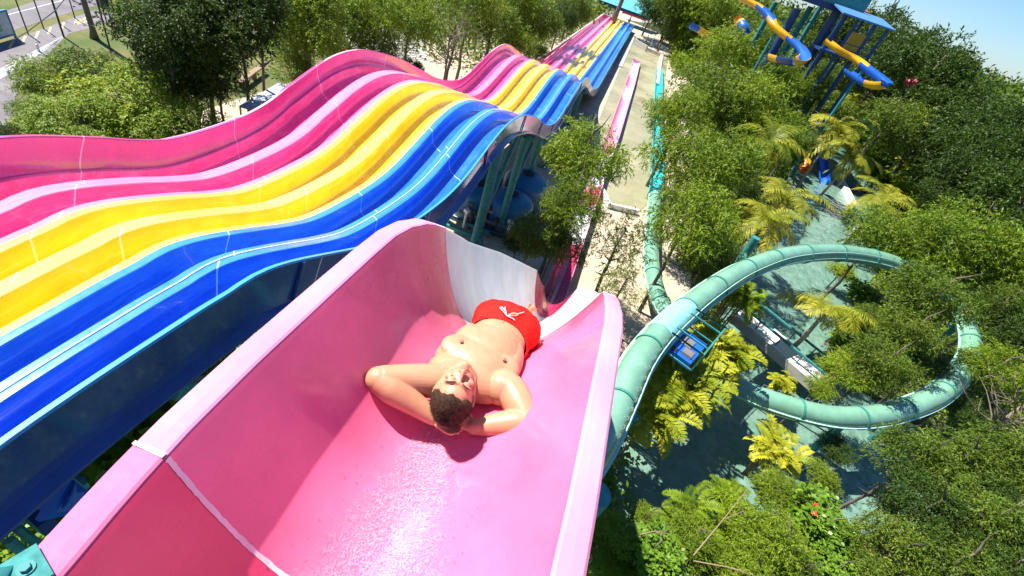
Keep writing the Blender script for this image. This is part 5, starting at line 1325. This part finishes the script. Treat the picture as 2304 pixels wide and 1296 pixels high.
Q = leaf_quads(np.array(base), np.array(dirs), .0105, .0016, rs, 0)
hm = quads_mesh('hair_strands', Q, rs.uniform(0, 1, n), M['hair']); ho = bpy.data.objects.new('hair_strands', hm); COL.objects.link(ho); ho.parent = hr; ho['kind'] = 'stuff'
# shorts
sh = MB()
sh.ball((-.120+BX, 2.17, 10.455), (.226, .185, .142), 40, 24)
sh.ball((-.13+BX, 2.03, 10.462), (.200, .19, .130), 32, 20)
for s_ in (-1, 1):
    P_ = [V3((-.125+s_*a*(1-.12*i)+BX, b[0], b[1])) for i, (a, b, c) in enumerate(fy[:3])]
    limb(sh, P_, [.128, .122, .108], 24)
sh.ball((-.125+BX, 2.28, 10.41), (.12, .12, .08), 24, 16)
shorts = fuse('swim_shorts', sh, .006, M['cloth'], man, 8, clip=(V3((-.125, 2.085, 10.60)), V3((0, -1, .95)).normalized()), clip2=(V3((-.125, 2.60, 10.05)), V3((0, .72, -.70))))
dm = shorts.modifiers.new('fold', 'DISPLACE'); tx = bpy.data.textures.new('folds', 'CLOUDS'); tx.noise_scale = .07; tx.noise_depth = 2; dm.texture = tx; dm.strength = .016; dm.mid_level = .5; dm.texture_coords = 'GLOBAL'
so_ = shorts.modifiers.new('t', 'SOLIDIFY'); so_.thickness = .004; so_.offset = 1
# drawstring bow
mb = MB(); o_ = V3((-.135+BX, 2.108, 10.600))
def bow(pts): mb.tube([o_+V3(p) for p in smooth_path(pts, 5)], .0032, 6)
bow([(0, 0, 0), (-.035, .018, .010), (-.060, .040, .006), (-.052, .052, .006), (-.025, .030, .009), (0, 0, .003)])
bow([(0, 0, 0), (.022, .032, .009), (.050, .048, .006), (.056, .036, .006), (.028, .014, .009), (0, 0, .003)])
bow([(0, 0, 0), (-.028, .045, .008), (-.035, .07, .004)]); bow([(0, 0, 0), (.04, -.004, .004), (.055, -.010, 0)]); bow([(.05, .045, .006), (.075, .075, .006), (.085, .095, .002)])
mb.build('drawstring', M['white'], shorts, smooth=True)

# ------------------------------------------------------------------ onlookers at the far end of the pool
def onlooker(loc, h, rz, shirt, trous, label, arm=0.0):
    s = h/1.75; mb = MB()
    for sd in (-1, 1):
        limb(mb, [(sd*.10, 0, .90), (sd*.11, .01, .50), (sd*.11, 0, .08)], [.085, .06, .04], 10); limb(mb, [(sd*.11, -.02, .04), (sd*.12, -.16, .03)], [.04, .035], 8)
        limb(mb, [(sd*.19, 0, 1.42), (sd*.25, -.02-arm*.1, 1.14), (sd*(.24-arm*.1), -.12-arm*.2, .92+arm*.25)], [.055, .04, .03], 10)
        hx = sd*(.24-arm*.1); hy = -.15-arm*.22; hz = .85+arm*.26
        mb.ball((hx, hy, hz), (.022, .03, .045), 8, 6)
        for f in range(4): limb(mb, [(hx-.018+f*.012, hy, hz-.03), (hx-.018+f*.012, hy-.01, hz-.09+.006*abs(f-1))], [.008, .006], 6)
        limb(mb, [(hx-sd*.02, hy-.01, hz+.01), (hx-sd*.045, hy-.03, hz-.03)], [.009, .007], 6)
    mb.ball((0, 0, 1.0), (.16, .11, .16), 14, 10); mb.ball((0, 0, 1.25), (.185, .11, .24), 14, 10); limb(mb, [(0, 0, 1.42), (0, -.01, 1.56)], [.07, .05], 10)
    mb.ball((0, -.01, 1.64), (.078, .095, .115), 14, 10); mb.ball((0, -.108, 1.63), (.012, .014, .02), 8, 6)
    o = fuse('person', mb, .016, M['skin'], None, 2); o.location = loc; o.scale = (s, s, s); o.rotation_euler = (0, 0, rz); tag(o, label, 'person')
    mb = MB(); mb.ball((0, 0, 1.0), (.175, .125, .15), 14, 10); mb.ball((0, 0, 1.25), (.20, .125, .235), 14, 10)
    for sd in (-1, 1): limb(mb, [(sd*.19, 0, 1.42), (sd*.22, -.01, 1.25)], [.068, .06], 10)
    fuse('shirt', mb, .016, shirt, o, 2)
    mb = MB(); mb.ball((0, 0, .90), (.17, .125, .14), 14, 10)
    for sd in (-1, 1): limb(mb, [(sd*.10, 0, .88), (sd*.11, .01, .48), (sd*.11, 0, .2 if trous is M['navy'] else .48)], [.10, .08, .06], 10)
    fuse('trousers', mb, .016, trous, o, 2)
    mb = MB(); mb.ball((0, .012, 1.665), (.084, .098, .105), 14, 10); mb.build('hair', M['lash'], o, smooth=True)
    return o
p1, p2, p3, p4 = at(1463, 109, .3), at(1475, 113, .3), at(1450, 102, .3), aty(1417, 44, 108)
onlooker(p1, 1.7, .2, M['blue'], M['white'], 'onlooker in a blue shirt standing behind the railing at the pool end', .6)
onlooker(p2, 1.65, -.2, plain('maroon_cloth', (.10, .03, .05), .8), M['navy'], 'onlooker in a dark maroon shirt right of the one in blue at the pool end', .3)
onlooker(p3, 1.65, .6, plain('pale_cloth', (.5, .5, .52), .8), M['grey'], 'onlooker in pale clothes at the left end of the pool railing', .2)
p4.z = 0
onlooker(p4, 1.7, .1, M['blackm'], M['blackm'], 'dark-clothed figure walking past the far end of the lanes', .2)

undergrowth('pool_end_scrub', (5.2, 12, 78, 118), 2600, .2, .09, 1.6, M['leaf_lime'], 9, [], 'low lime scrub on the sand right of the pool end')
undergrowth('distant_woods', (-160, 330, 145, 460), 9000, .40, .24, 6.0, M['leaf_olive'], 8, [], 'far green woods reaching to the horizon')
